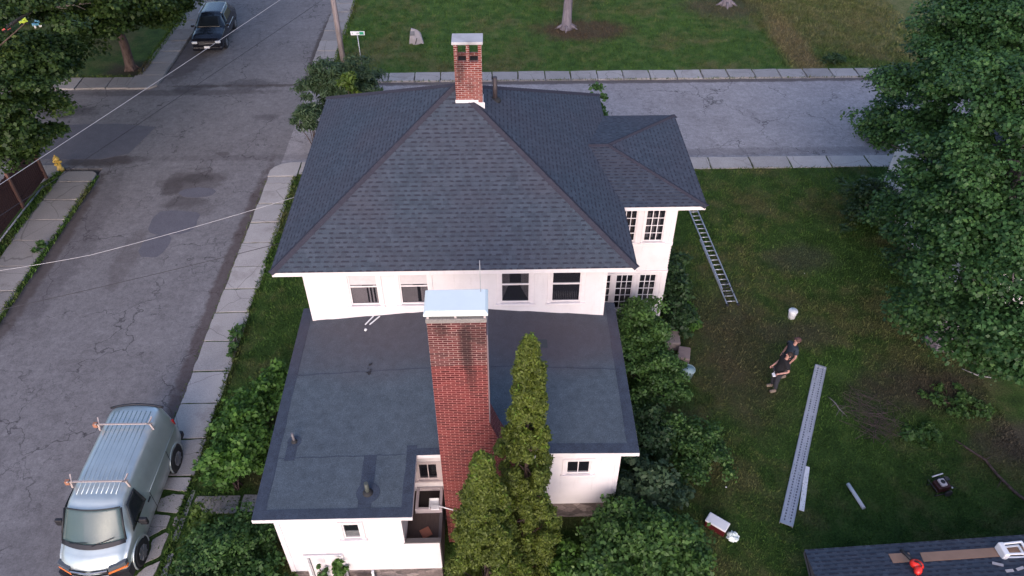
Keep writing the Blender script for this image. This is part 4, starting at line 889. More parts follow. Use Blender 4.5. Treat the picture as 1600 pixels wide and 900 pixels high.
def wheel(parent, x, y, r, w, side, spokes=8, rim=RIMM):
    e = MB(); e.tube([(x-w/2*side, y, r), (x-w/2*side*.9, y, r), (x+w/2*side*.8, y, r), (x+w/2*side, y, r)], [r*.8, r, r, r*.88], 26)
    o = e.build('wheel', RUBBER, parent)
    q = MB(); xo = x+side*w/2; q.tube([(xo-.02*side, y, r), (xo+.006*side, y, r)], r*.56, 22)
    for k in range(spokes): a = 2*PI*k/spokes; q.beam((xo+.016*side, y+.05*math.cos(a), r+.05*math.sin(a)), (xo+.010*side, y+r*.58*math.cos(a), r+r*.58*math.sin(a)), .05, .02, (side, 0, 0))
    q.tube([(xo, y, r), (xo+.035*side, y, r)], [.07, .05], 12); q.build('rim', rim, o)
def arch(parent, x, y, r, side, mat=BLACKP):
    mb = MB(); pts = [(x, y+r*math.cos(a), .42+r*math.sin(a)) for a in np.linspace(-.35, PI+.35, 18)]; mb.tube(pts, .028, 6); mb.build('arch_trim', mat, parent)
    MB().tube([(x-.20*side, y, .40), (x+.004*side, y, .40)], r-.01, 22).build('wheel_arch', BLACKP, parent)

VAN_P = car_paint('silver_green_paint', (.54, .61, .61), .6, .28, .30)
van = empty('cargo_van', (-11.24, 10.66, -.02), 'silver cargo van with roof racks parked half on the broken sidewalk', 'van', rz=R(-.4))
VL = 5.0
def bow(mb):
    mb.v = [(x, y+.36*x*x*max(0, 1-max(0, y)/2.3)+(.10*(1-(y-4.6)/.4) if 0 else 0)-(.16*x*x*max(0, (y-4.2)/.8)), z) for x, y, z in mb.v]; return mb
VT = [(0, .90, .72, .84, .76, .78, .36), (.06, .93, .88, .86, .93, .97, .34), (.30, .97, 1.02, .88, 1.10, 1.15, .34), (.58, .99, 1.12, .88, 1.21, 1.29, .36), (.66, .995, 1.15, .87, 1.26, 1.35, .38), (1.28, 1.0, 1.25, .78, 1.93, 1.99, .38),
      (1.55, 1.0, 1.26, .75, 2.04, 2.11, .38), (2.6, 1.0, 1.26, .76, 2.08, 2.16, .38), (4.6, .99, 1.26, .75, 2.06, 2.14, .38), (4.86, .97, 1.26, .73, 2.01, 2.09, .38), (VL, .95, 1.22, .69, 1.90, 1.96, .42)]
body = bow(carbody(VT, VL, 60)).build('body', VAN_P, van)
rb = MB()
for i in range(9): x = -.54+i*.135; rb.tube([(x, 1.70, 2.112-.05*x*x), (x, 2.4, 2.15-.07*x*x), (x, 4.6, 2.135-.07*x*x)], .017, 6)
rb.build('roof_rib', VAN_P, body)
def ring_patch(): pass
ws = MB(); panel(ws, [(-.86, .60, 1.30), (.86, .60, 1.30), (.73, 1.27, 2.00), (-.73, 1.27, 2.00)], 12, .05, .01, (0, -.6, .5)); bow(ws).build('windscreen', GLASS_C, van)
bz = MB(); panel(bz, [(-.88, .50, 1.235), (.88, .50, 1.235), (.86, .61, 1.315), (-.86, .61, 1.315)], 12, .06, .012, (0, -.5, .7)); bow(bz).build('cowl', BLACKP, van)
bz = MB()
for sx_ in (-1, 1): bz.tube([(sx_*.875, .58, 1.27), (sx_*.83, .86, 1.62), (sx_*.775, 1.24, 1.99)], .022, 6)
bz.tube([(x, 1.25-.03*(1-x*x*1.5), 2.012+.035*(1-x*x*1.6)) for x in np.linspace(-.76, .76, 11)], .017, 6)
bow(bz).build('windscreen_seal', BLACKP, van)
wi = MB(); wi.beam((.05, .52, 1.36), (.62, .64, 1.44), .016, .014); wi.beam((-.62, .54, 1.34), (-.08, .60, 1.42), .016, .014); bow(wi).build('wiper', BLACKP, van)
bow(MB().box(-.74, .74, .95, 1.35, 1.14, 1.17)).build('dashboard', plain('grey_dashboard', (.26, .30, .30), .8), van)
bow(MB().box(-.70, -.42, .86, 1.10, 1.285, 1.289)).build('dashboard_paper', WHITEP, van); bow(MB().box(.0, .12, .80, .84, 1.31, 1.314)).build('sticker', WHITEP, van)
SWG = plain('tinted_glass', (.018, .022, .026), .12, 0, .1)
for sd_ in (-1, 1):
    sw_ = MB(); panel(sw_, [(sd_*1.006, 1.02, 1.27), (sd_*1.006, 2.05, 1.29), (sd_*.845, 2.02, 1.91), (sd_*.845, 1.48, 1.91)], 5, 0, .01*sd_); sw_.build('side_window', SWG, van)
    mi = MB(); mi.box(-.11, .11, -.06, .05, -.13, .13, Matrix.Translation((sd_*1.17, 1.36, 1.28))); mi.beam((sd_*.98, 1.36, 1.20), (sd_*1.10, 1.36, 1.24), .06); mi.build('side_mirror', BLACKP, van, bevel=.03)
    MB().box(sd_*1.0-.02, sd_*1.0+.02, 2.06, 2.24, 1.10, 1.16).build('door_handle', BLACKP, van, bevel=.008)
    for y in (2.30, 3.75): MB().box(sd_*1.0-.004, sd_*1.0+.004, y, y+.014, .5, 1.24).build('door_seam', BLACKP, van)
    MB().tube([(sd_*1.002, 2.3, 1.275), (sd_*.998, 4.75, 1.275)], .007, 5).build('body_crease', VAN_P, van)
    for y in (.90, 4.10): wheel(van, sd_*.90, y, .395, .25, sd_); arch(van, sd_*.985, y, .475, sd_, VAN_P)
    hl = MB(); hl.box(min(sd_*.52, sd_*.93), max(sd_*.52, sd_*.93), -.04, .12, .82, .97); bow(hl).build('headlight', plain('headlight_lens', (.10, .11, .12), .12), van, bevel=.02)
    ind = MB(); ind.box(min(sd_*.50, sd_*.94), max(sd_*.50, sd_*.94), -.055, .06, .745, .812); bow(ind).build('indicator', plain('amber_lens', (.75, .20, .05), .25), van, bevel=.012)
    MB().box(min(sd_*.86, sd_*.945), max(sd_*.86, sd_*.945), VL-.20, VL-.14, .98, 1.42).build('tail_light', plain('red_lens', (.4, .02, .02), .25), van, bevel=.01)
gr = MB(); gr.box(-.50, .50, -.045, .02, .78, .90); bow(gr).build('grille', BLACKP, van, bevel=.01)
gr = MB(); gr.box(-.5, 0, -.065, -.03, .70, .735); gr.box(.001, .5, -.065, -.03, .70, .735); gr.box(-.50, 0, -.055, -.02, .905, .94); gr.box(.001, .5, -.055, -.02, .905, .94); gr.box(-.10, .10, -.075, -.05, .80, .87)
bow(gr).build('grille_bar', CHROME, van, bevel=.01)
bp = MB(); V8 = np.linspace(-.96, .96, 9)
for i in range(8): bp.box(V8[i], V8[i+1], -.15, .22, .32, .66)
bow(bp).build('bumper', BLACKP, van)
bp = MB(); bp.box(-.93, .93, VL-.12, VL+.08, .34, .56); bp.build('rear_bumper', BLACKP, van, bevel=.04)
MB().tube([(x, VL-.09-.10*x*x, 2.08-.13*x*x) for x in np.linspace(-.80, .80, 11)], .036, 8).build('rear_spoiler', BLACKP, van)
rk = wood_mat('rusty_rack_paint', (.28, .20, .17), (.52, .48, .47), (8, 1, 1), 6); ORG = plain('rusty_clamp', (.34, .15, .09), .8)
for y in (2.0, 4.0):
    r0 = MB(); r0.beam((-.80, y, 2.27), (.78, y, 2.27), .045, .03)
    for sx_ in (-1, 1): r0.beam((sx_*.76, y, 2.28), (sx_*.80, y, 2.0), .05); r0.beam((sx_*.74, y-.14, 2.44), (sx_*.80, y+.04, 2.24), .035); r0.beam((sx_*.80, y+.16, 2.40), (sx_*.72, y-.04, 2.26), .035)
    o = r0.build('roof_rack', rk, van); MB().box(-.92, -.80, y-.05, y+.06, 2.16, 2.31).build('clamp', ORG, o, bevel=.01)

# dark suv across the street
SUV_P = car_paint('black_paint', (.012, .013, .02), .3, .16, .1)
suv = empty('parked_suv', (-17.42, 44.85, -.06), 'black SUV facing the camera, parked at the left curb under the tree', 'car', rz=R(3.5))
SL = 4.75
ST = [(0, .78, .70, .74, .78, .80, .28), (.12, .90, .85, .84, .93, .95, .25), (.6, .95, 1.0, .86, 1.05, 1.09, .25), (1.3, .96, 1.06, .84, 1.12, 1.18, .27), (1.95, .96, 1.08, .66, 1.56, 1.62, .28), (2.4, .96, 1.08, .66, 1.66, 1.72, .28), (4.0, .95, 1.08, .66, 1.64, 1.70, .28), (4.55, .93, 1.05, .68, 1.32, 1.38, .3), (SL, .90, .98, .76, 1.02, 1.05, .36)]
sb = carbody(ST, SL, 44).build('body', SUV_P, suv)
TG = plain('suv_dark_glass', (.012, .016, .02), .06)
q = MB(); panel(q, [(-.78, 1.34, 1.17), (.78, 1.34, 1.17), (.62, 1.98, 1.64), (-.62, 1.98, 1.64)], 8, .05, .01, (0, -.6, .5)); q.build('windscreen', TG, suv)
for sd_ in (-1, 1):
    q = MB(); panel(q, [(sd_*.945, 1.7, 1.11), (sd_*.94, 4.1, 1.12), (sd_*.70, 3.95, 1.58), (sd_*.70, 2.25, 1.58)], 5, 0, .01*sd_); q.build('side_window', TG, suv)
    q = MB(); q.box(-.10, .10, -.05, .05, -.07, .07, Matrix.Translation((sd_*1.05, 1.62, 1.15))); q.build('side_mirror', SUV_P, suv, bevel=.02)
    q = MB(); q.box(min(sd_*.52, sd_*.84), max(sd_*.52, sd_*.84), -.02, .14, .70, .84); q.build('headlight', plain('clear_lens', (.62, .66, .7), .1), suv, bevel=.03)
    for y in (.92, 3.78): wheel(suv, sd_*.84, y, .36, .24, sd_, 6); arch(suv, sd_*.925, y, .42, sd_)
    MB().tube([(sd_*.68, 2.2, 1.70), (sd_*.66, 3.9, 1.69)], .02, 6).build('roof_rail', CHROME, suv)
    MB().tube([(sd_*.962, 1.9, .86), (sd_*.962, 3.6, .86)], .016, 6).build('door_trim', CHROME, suv)
    MB().ell((sd_*.62, -.04, .42), (.10, .03, .045)).build('fog_light', plain('fog_lens', (.7, .7, .7), .2), suv)
q = MB(); q.box(-.46, .46, -.03, .03, .62, .80); q.build('grille', BLACKP, suv, bevel=.02)
q = MB(); q.box(-.44, .44, -.045, -.028, .70, .725); q.build('grille_bar', CHROME, suv)
q = MB(); q.box(-.88, .88, -.08, .2, .28, .52); q.build('bumper', SUV_P, suv, bevel=.07)
q = MB(); q.box(-.16, .16, -.10, -.085, .44, .58); q.build('licence_plate', WHITEP, suv)

# dark car mostly hidden by the maple
c3 = empty('parked_car', (18.75, 34.2, -.06), 'dark car parked on the cross street, mostly hidden behind the maple', 'car', rz=R(-90))
CL = 4.5
CT = [(0, .75, .62, .70, .68, .70, .25), (.12, .86, .76, .80, .82, .84, .22), (.6, .88, .88, .80, .93, .96, .2), (1.25, .89, .95, .78, 1.0, 1.05, .2), (1.95, .89, .97, .58, 1.36, 1.41, .2), (3.1, .89, .97, .58, 1.37, 1.42, .2), (3.95, .87, .95, .70, 1.03, 1.07, .24), (CL, .82, .88, .72, .92, .95, .3)]
carbody(CT, CL, 40).build('body', car_paint('dark_grey_paint', (.10, .10, .11), .5, .25), c3)
q = MB(); panel(q, [(-.72, 1.28, 1.04), (.72, 1.28, 1.04), (.55, 1.95, 1.39), (-.55, 1.95, 1.39)], 6, .04, .01, (0, -.6, .5)); q.build('windscreen', TG, c3)
q = MB(); panel(q, [(.72, 3.92, 1.06), (-.72, 3.92, 1.06), (-.55, 3.15, 1.40), (.55, 3.15, 1.40)], 6, .04, .01, (0, .6, .5)); q.build('rear_window', TG, c3)
for sd_ in (-1, 1):
    q = MB(); panel(q, [(sd_*.875, 1.6, 1.0), (sd_*.875, 3.6, 1.0), (sd_*.61, 3.1, 1.32), (sd_*.61, 2.05, 1.32)], 5, 0, .01*sd_); q.build('side_window', TG, c3)
    for y in (.85, 3.55): wheel(c3, sd_*.77, y, .32, .21, sd_, 6); arch(c3, sd_*.855, y, .38, sd_)
    q = MB(); q.box(min(sd_*.5, sd_*.78), max(sd_*.5, sd_*.78), -.02, .12, .58, .70); q.build('headlight', plain('lens', (.5, .55, .58), .1), c3, bevel=.02)

# ------------------------------------------------------------------ street furniture
up_ = empty('utility_pole', (-9.08, 43.5, 0), 'tall grey wooden utility pole rising beside the corner shrub', 'pole')
MB().tube([(0, 0, -.2), (-.03, 0, 3), (-.10, 0, 6), (-.2, 0, 9.4)], [.17, .155, .14, .12], 14).build('pole', bark_mat('pole_wood', (.20, .17, .17), (.32, .28, .29)), up_)
k = MB(); k.beam((-1.1, 0, 8.9), (.8, 0, 8.95), .10, .12); k.build('crossarm', BARK_G, up_)
for x in (-1.0, -.4, .65): MB().tube([(x, 0, 8.98), (x, 0, 9.15)], [.05, .03], 8).build('insulator', GALV, up_)
ss = empty('street_sign', (-7.83, 42.55, 0), 'green and white street name sign on a thin grey post', 'sign')
MB().tube([(0, 0, -.1), (-.03, 0, 2.12)], .028, 8).build('post', GALV, ss)
SG = plain('sign_green', (.01, .32, .16), .4); sgn = MB().box(-.40, .40, -.012, .012, 2.08, 2.30).build('sign_panel', WHITEP, ss)
MB().box(.10, .345, -.018, -.0125, 2.105, 2.275).build('green_field', SG, sgn); 
tx = MB()
for k_, x in enumerate((-.31, -.05, .0, .05)): tx.box(x, x+.022, -.017, -.0125, 2.15, 2.23)
tx.box(.24, .30, -.022, -.0185, 2.13, 2.17); tx.box(.22, .26, -.022, -.0185, 2.19, 2.25); tx.build('lettering', plain('sign_dark_green', (.02, .12, .08), .5), sgn)
hy = empty('fire_hydrant', (-21.15, 32.15, 0), 'yellow fire hydrant at the left street corner', 'hydrant')
YEL = plain('yellow_hydrant_paint', (.62, .40, .08), .5)
MB().tube([(0, 0, -.1), (0, 0, .05), (0, 0, .06), (0, 0, .52), (0, 0, .55), (0, 0, .58), (0, 0, .68), (0, 0, .74)], [.16, .16, .11, .11, .15, .15, .10, .03], 14).build('barrel', YEL, hy)
k = MB(); k.tube([(-.2, 0, .42), (.2, 0, .42)], .055, 10); k.tube([(0, -.22, .38), (0, 0, .38)], .07, 10); k.build('nozzle', YEL, hy); MB().tube([(0, 0, .73), (0, 0, .79)], .03, 6).build('top_nut', YEL, hy)
# rock with plaque
rk_ = empty('memorial_stone', (-4.94, 46.1, 0), 'pale pointed boulder with a dark plaque on the far lawn', 'rock'); rk_.scale = (.82, .82, .82)
k = MB(); V = [(-.50, -.25, 0), (-.05, -.42, 0), (.62, -.2, 0), (.55, .3, 0), (-.35, .35, 0), (-.42, -.22, .55), (-.1, -.38, .45), (.50, -.18, .35), (.40, .2, .75), (-.30, .2, 1.12), (.18, .05, 1.02), (-.28, -.02, 1.1)]
me = mesh('rock', V, []); bm = bmesh.new(); [bm.verts.new(v) for v in V]; bmesh.ops.convex_hull(bm, input=bm.verts); bm.to_mesh(me); bm.free(); ro = link('rock', me, plain('pale_granite', (.30, .28, .29), .9, 0, .35, 4), rk_)
q = ro.modifiers.new('b', 'BEVEL'); q.width = .04; q.segments = 2
MB().box(-.17, .17, -.012, .012, -.16, .16, Matrix.Translation((-.20, -.20, .84)) @ Matrix.Rotation(R(-25), 4, 'X')).build('plaque', plain('slate_plaque', (.07, .08, .10), .5), rk_)
MB().beam((.0, -.42, .12), (.13, -.31, .52), .06, .03, (0, -1, .2)).build('crack', BLACKP, rk_)
# wires
def cable(name, pts, r, mat, label, sag=.25):
    out = []
    for i in range(len(pts)-1):
        a, b = Vector(pts[i]), Vector(pts[i+1])
        for k in range(13):
            if k == 0 and i: continue
            t = k/12; p = a.lerp(b, t); p.z -= sag*4*t*(1-t); out.append(p)
    return MB().tube(out, r, 6).build(name, mat, label=label, cat='cable', group='overhead cables')
WIREW = plain('pale_cable', (.42, .41, .42), .5); WIRED = plain('dark_cable', (.03, .028, .035), .6)
cable('overhead_cable', [(-9.20, 43.42, 5.5), (-18.3, 17.59, 6.0), (-26, -4, 6.6)], .012, WIREW, 'pale overhead cable crossing from the utility pole to the left edge', .06)
cable('overhead_cable', [(-9.18, 43.42, 4.1), (-18.84, 18.82, 4.5), (-26, 0, 5)], .012, WIRED, 'thin dark cable running below the pale pole cable', .06)
cable('overhead_cable', [(-6.48, 20.6, 6.22), (-12.1, 17.95, 6.06), (-16.15, 17.03, 6.0), (-24, 15, 6.4)], .008, WIREW, 'white service cable from the roof edge of the house over the street', .05)
cable('overhead_cable', [(-6.46, 18.3, 6.16), (-13.81, 16.22, 5.6), (-15.71, 15.72, 5.5), (-24, 13.5, 6)], .010, WIRED, 'thin dark service cable just below the white one', .04)
# fence
fn = empty('picket_fence', (-21.55, 20, 0), 'dark brown wooden fence along the left sidewalk', 'fence')
FW = wood_mat('dark_fence_wood', (.045, .022, .02), (.10, .05, .045), (6, 6, 1)); k = MB(); g = random.Random(9)
y = -8.0
while y < 11.4: h = 1.75+g.uniform(-.03, .03); k.box(-.012, .012, y, y+.125, .06, h); y += .145
k.build('pickets', FW, fn)
for y in np.arange(-8, 11.6, 2.42): MB().box(.02, .13, y-.055, y+.055, 0, 1.9).build('post', wood_mat('fence_post_wood', (.11, .06, .05), (.19, .11, .09), (4, 4, 1)), fn)
for z in (.35, 1.4): MB().box(.014, .05, -8, 11.4, z, z+.09).build('rail', FW, fn)
thing('fallen_pipe', MB().tube([(-21.30, 30.6, .07), (-21.35, 28.6, .08), (-21.38, 26.3, .06)], .035, 8), plain('grey_white_pipe', (.42, .43, .47), .6), 'long pale pipe lying along the foot of the dark fence', 'pipe')

# ------------------------------------------------------------------ white neighbouring house behind the maple
nb = empty('neighbour_house', (17.3, 20.6, 0), 'white house glimpsed through the leaves of the maple', 'house')
def nbwall(a0, a1, z0, z1, pl, face):
    o = wall(a0, a1, z0, z1, pl, face, WHITE, nb); o.location = (-17.3, -20.6, 0); return o
nbwall(20.6, 28.5, .4, 4.0, 17.3, '-x'); nbwall(17.3, 25.5, .4, 4.0, 20.6, '-y'); nbwall(17.3, 25.5, .4, 4.0, 28.5, '+y'); nbwall(20.6, 28.5, .4, 4.0, 25.5, '+x')
MB().box(.02, 8.18, .02, 7.88, -.2, .4).build('foundation', STONE, nb)
k = MB(); V = [(-.4, -.4, 4.0), (8.6, -.4, 4.0), (8.6, 8.3, 4.0), (-.4, 8.3, 4.0), (2.6, 3.95, 5.2), (5.6, 3.95, 5.2)]; k.add(V, [(3, 2, 1, 0), (0, 1, 5, 4), (1, 2, 5), (2, 3, 4, 5), (3, 0, 4)])
k.build('roof', CAPM, nb)
for y in (1.6, 4.6):
    f = MB(); f.box(-.07, -.021, y-.1, y, 1.2, 2.7); f.box(-.07, -.021, y+.9, y+1.0, 1.2, 2.7); f.box(-.07, -.021, y+.001, y+.899, 2.6, 2.7); f.box(-.07, -.021, y+.001, y+.899, 1.2, 1.28); f.box(-.06, -.021, y+.001, y+.899, 1.9, 1.95)
    f = f.build('window', TRIM, nb); MB().box(-.05, -.03, y+.001, y+.899, 1.281, 2.599).build('pane', plain('dark_pane', (.02, .022, .028), .1), f)

# ------------------------------------------------------------------ shed with plywood
def shz(x, y): return 2.3+(10.12+.05*(x-7.75)-y)*.35
sh = empty('shed', (7.75, 10.11, 0), 'low shed with dark shingled roof and bare plywood strips at the lower right', 'shed')
ry = lambda x: 8.6+.05*(x-7.75); ee = Vector((1, .05, 0)).normalized()
E0 = Vector((7.75, 10.12, 2.3)); E1 = Vector((17.75, 10.62, 2.3)); R0 = Vector((7.62, ry(7.6), shz(7.6, ry(7.6)))); R1 = Vector((17.7, ry(17.7), shz(17.7, ry(17.7))))
G0 = Vector((7.50, 7.05, 2.3)); G1 = Vector((17.6, 7.55, 2.3)); off = Vector((7.75, 10.11, 0))
fc = shingle_face([E0, E1, R1, R0], E0, ee, uoff=1)
R0b = R0-Vector((0, .002, 0)); fc += shingle_face([G0, G1, R1, R0], G0, ee, uoff=4)
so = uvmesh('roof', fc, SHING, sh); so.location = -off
k = MB(); k.add([E0-Vector((0, .02, .12)), E1-Vector((0, .02, .12)), G1+Vector((0, .02, -.12)), G0+Vector((0, .02, -.12)), E0-Vector((0, .02, .004)), E1-Vector((0, .02, .004)), G1+Vector((0, .02, -.004)), G0+Vector((0, .02, -.004))], [(0, 1, 5, 4), (1, 2, 6, 5), (2, 3, 7, 6), (3, 0, 4, 7), (3, 2, 1, 0)])
k.add([E0+Vector((.02, 0, -.004)), R0+Vector((.02, 0, -.02)), G0+Vector((.02, 0, -.004))], [(0, 1, 2)]); o = k.build('eave_board', wood_mat('dark_eave_wood', (.05, .05, .06), (.09, .09, .10)), sh); o.location = -off
k = MB(); k.prism([(8.0, 9.85), (17.5, 10.3), (17.4, 7.8), (7.9, 7.35)], -.1, 2.18); o = k.build('wall', wood_mat('grey_shed_boards', (.16, .15, .15), (.26, .25, .25), (1, 8, 1)), sh); o.location = -off
PLY = plain('plywood', (.40, .23, .15), .85, 0, .2, 3.5)
def onroof(P, d0, d1, name, mat, parent):
    n = len(P); V = [Vector((x, y, shz(x, y)+d1))-off for x, y in P]+[Vector((x, y, shz(x, y)+d0))-off for x, y in P]
    k = MB(); k.add(V, [tuple(range(n)), tuple(range(2*n-1, n-1, -1))]+[(i, n+i, n+(i+1) % n, (i+1) % n) for i in range(n)]); return k.build(name, mat, parent)
onroof([(9.80, 9.89), (9.77, 9.59), (10.26, 9.61), (10.34, 9.91)], .010, .024, 'plywood_strip', PLY, sh); onroof([(10.61, 9.90), (10.54, 9.60), (17.4, 9.93), (17.4, 10.22)], .010, .024, 'plywood_strip', PLY, sh)
# white stool on its side
st = empty('step_stool', (12.56, 9.80, shz(12.5, 9.8)+.02), 'white plastic step stool lying on its side on the plywood strip', 'stool', rz=R(3))
k = MB(); k.box(-.04, .10, -.20, .17, .0, .26); k.build('seat', WHITEP, st, bevel=.03)
for (y, z) in ((-.15, .04), (.13, .04), (-.15, .22), (.13, .22)): MB().beam((.10, y, z), (.60, y*1.15, z), .045).build('leg', WHITEP, st, bevel=.008)
k = MB(); k.beam((.58, -.165, .04), (.58, .145, .04), .05, .035); k.beam((.58, -.165, .22), (.58, .145, .22), .05, .035); k.build('brace', WHITEP, st)
lb = empty('leaf_blower', (10.22, 9.42, shz(10.2, 9.4)+.03), 'glossy red leaf blower with dark nozzle lying on the shed roof', 'tool', rz=R(-35))
k = MB(); k.ell((0, 0, .12), (.17, .13, .13)); k.ell((.06, -.13, .13), (.10, .15, .11)); k.build('motor_housing', plain('glossy_red_plastic', (.70, .03, .02), .22, 0, .05), lb)
k = MB(); k.tube([(-.08, .06, .11), (-.25, .16, .08), (-.42, .24, .06)], [.06, .05, .045], 12); k.build('nozzle', BLACKP, lb); MB().tube([(-.08, -.02, .23), (0, -.04, .29), (.10, -.06, .24)], .02, 8).build('handle', BLACKP, lb)
g = random.Random(12)
for i, (x, y, L_, a) in enumerate(((12.30, 9.44, .24, -.4), (12.75, 9.28, .22, .3), (12.45, 9.22, .2, .1))):
    d_ = Vector((math.cos(a), math.sin(a), 0))*L_/2; k = MB(); k.beam((x-d_.x, y-d_.y, shz(x-d_.x, y-d_.y)+.03), (x+d_.x, y+d_.y, shz(x+d_.x, y+d_.y)+.03), .07, .012)
    thing('shingle_scrap', k, plain('pale_scrap', (.38, .36, .37), .8), ('pale curled scrap nearest the white stool on the shed roof', 'pale scrap at the right of the shed roof, lower pair', 'pale scrap low on the shed roof, left of the lower pair')[i], 'scrap', 'scraps on the shed roof')

# ------------------------------------------------------------------ things in the yard
lad = empty('extension_ladder', (9.10, 21.79, 0), 'long aluminium extension ladder lying on the grass beside the side wing', 'ladder')
A = Vector((0, 0, .05)); B = Vector((8.72-9.10, 28.6-21.79, .09)); d_ = (B-A).normalized(); wv = Vector((1, .06, 0)).normalized(); Lt = (B-A).length; nn = Vector((0, 0, 1))
for s0, s1, w_, o_ in ((0, .60, .215, 0), (.12, 1.0, .185, .07)):
    for sg_ in (-1, 1): MB().beam(A+d_*Lt*s0+wv*w_*sg_+nn*o_, A+d_*Lt*s1+wv*w_*sg_+nn*o_, .034, .07, nn).build('rail', ALU, lad)
k = MB()
for i in range(22):
    p = A+d_*(.18+i*.305)
    if (p-A).length < Lt: MB().tube([p-wv*.18+nn*(.07 if i > 2 else .0), p+wv*.18+nn*(.07 if i > 2 else .0)], .022, 6).build('rung', ALU, lad)
for sg_ in (-1, 1): MB().box(-.05, .05, -.05, .04, -.04, .05, Matrix.Translation(wv*.215*sg_+Vector((0, -.02, .04)))).build('foot', RUBBER, lad)
k = MB()
for y in (.5, .85, 1.15): k.tube([(-.21, y, .15), (.20, y+.05, .16)], .02, 6)
k.tube([(-.2, .4, .16), (-.1, .9, .18), (.1, 1.3, .17)], .014, 6); k.build('rope_and_locks', BLACKP, lad)
bk = empty('bucket', (11.20, 21.05, 0), 'white plastic bucket standing open on the lawn', 'bucket')
k = MB(); k.tube([(0, 0, 0), (0, 0, .005), (0, 0, .38), (0, 0, .385), (0, 0, .38), (0, 0, .04)], [.13, .135, .16, .155, .15, .125], 24); k.build('pail', WHITEP, bk)
MB().tube([(.165*math.cos(a), .165*math.sin(a), .34) for a in np.linspace(0, 2*PI, 25)], .012, 6).build('rim_band', WHITEP, bk)
MB().tube([(-.16, 0, .33), (-.12, -.14, .25), (0, -.20, .22), (.12, -.14, .25), (.16, 0, .33)], .005, 5).build('handle', GALV, bk)
# aluminium plank with perforations
pa = Vector((11.49, 18.47, 0)); pb = Vector((8.42, 12.19, 0)); dv = pb-pa; PLn = dv.length; ang = math.atan2(dv.y, dv.x)
pl = empty('walk_plank', pa, 'long perforated aluminium scaffold plank lying on the lawn', 'plank', rz=ang)
t = NT('perforated_aluminium'); O = t.objc(); sx = t.n('ShaderNodeSeparateXYZ'); t.set(sx.inputs[0], O)
rowa = t.math('FRACT', t.math('MULTIPLY', sx.outputs[0], 9.0)); rowb = t.math('FRACT', t.math('MULTIPLY', t.math('ADD', sx.outputs[1], .2), 12.0))
hole = t.math('MULTIPLY', t.math('LESS_THAN', t.math('ABSOLUTE', t.math('SUBTRACT', rowa, .5)), .30), t.math('LESS_THAN', t.math('ABSOLUTE', t.math('SUBTRACT', rowb, .5)), .26))
hole = t.math('MULTIPLY', hole, t.math('LESS_THAN', t.math('ABSOLUTE', t.math('SUBTRACT', t.math('ABSOLUTE', sx.outputs[1]), .075)), .055)); hole = t.math('MULTIPLY', hole, t.math('GREATER_THAN', t.noise(O, 6, 3), .40))
PERF = t.fin(t.mix(hole, t.mix(t.noise(O, 2.5, 5, .7), (.36, .38, .43), (.52, .54, .60)), (.13, .14, .17)), .5, .25, t.bump(t.math('SUBTRACT', 1., hole), .5, .01), .4)
MB().box(0, PLn, -.17, .17, .055, .075).build('deck', PERF, pl)
for y in (-1, 1): MB().box(0, PLn, min(y*.172, y*.195), max(y*.172, y*.195), .0, .085).build('rail', ALU, pl)
for x in (0, PLn-.06): MB().box(x-.01, x+.07, -.171, .171, .076, .09).build('end_cap', ALU, pl)
thing('trim_board', MB().box(-.85, .85, -.075, .075, .0, .03, Matrix.Translation((9.36, 13.45, .02)) @ Matrix.Rotation(math.atan2(1.63, .69), 4, 'Z')), WHITEP, 'plain white board lying beside the perforated plank', 'board', bevel=.004)
thing('plastic_pipe', MB().tube([(10.74, 13.55, .07), (10.92, 12.68, .07)], .06, 14), plain('grey_white_plastic', (.55, .57, .62), .45), 'short white downpipe length lying alone on the lawn', 'pipe')
# brush pile and branches
def twigs(name, c, n, rad, h, mat, label, cat, seed, r=.009, L=(.5, 1.1), sub=2):
    g = random.Random(seed); k = MB()
    for i in range(n):
        a = g.uniform(0, 2*PI); q = rad*g.random()**.7; x = q*math.cos(a); y = q*math.sin(a); l = g.uniform(*L)*.5; b = g.uniform(0, 2*PI) if g.random() < .5 else g.gauss(-.9, .4); z = g.uniform(.03, h*(1-q/rad*.7))
        p0 = Vector((x-l*math.cos(b), y-l*math.sin(b), max(.01, z+g.uniform(-.1, .05)))); p1 = Vector((x+l*math.cos(b), y+l*math.sin(b), max(.01, z+g.uniform(-.05, .12)))); pm = (p0+p1)/2+Vector((g.uniform(-.08, .08), g.uniform(-.08, .08), g.uniform(0, .06)))
        rr_ = r*g.uniform(.5, 1.3); k.tube([p0, pm, p1], [rr_, rr_*.8, rr_*.35], 4, cap=False)
        for s in range(sub):
            w = pm.lerp(p1, g.random()); k.tube([w, w+Vector((g.uniform(-.22, .22), g.uniform(-.22, .22), g.uniform(-.03, .1)))], [rr_*.5, rr_*.2], 3, cap=False)
    o = k.build(name, mat, label=label, cat=cat); o.location = c; return o
TWIG = plain('dry_twigs', (.085, .065, .058), .95, 0, .35, 12)
twigs('brush_pile', (12.45, 16.2, 0), 130, 1.0, .28, TWIG, 'pile of dry brown twigs and branches on the lawn', 'brush', 4)
k = MB(); P0 = [(11.35, 17.05, .03), (11.44, 16.75, .07), (11.5, 16.5, .05), (11.66, 16.22, .03)]; k.tube(P0, [.012, .022, .02, .008], 6)
for a_, b_ in (((11.44, 16.75, .07), (11.25, 16.62, .05)), ((11.5, 16.5, .05), (11.3, 16.25, .04)), ((11.5, 16.5, .05), (11.72, 16.6, .06)), ((11.55, 16.4, .05), (11.45, 16.1, .03)), ((11.38, 16.9, .05), (11.28, 17.1, .04))): k.tube([a_, b_], [.012, .004], 5)
thing('pale_branch', k, plain('bleached_wood', (.20, .19, .185), .9), 'bleached forked branch lying left of the brush pile', 'branch')
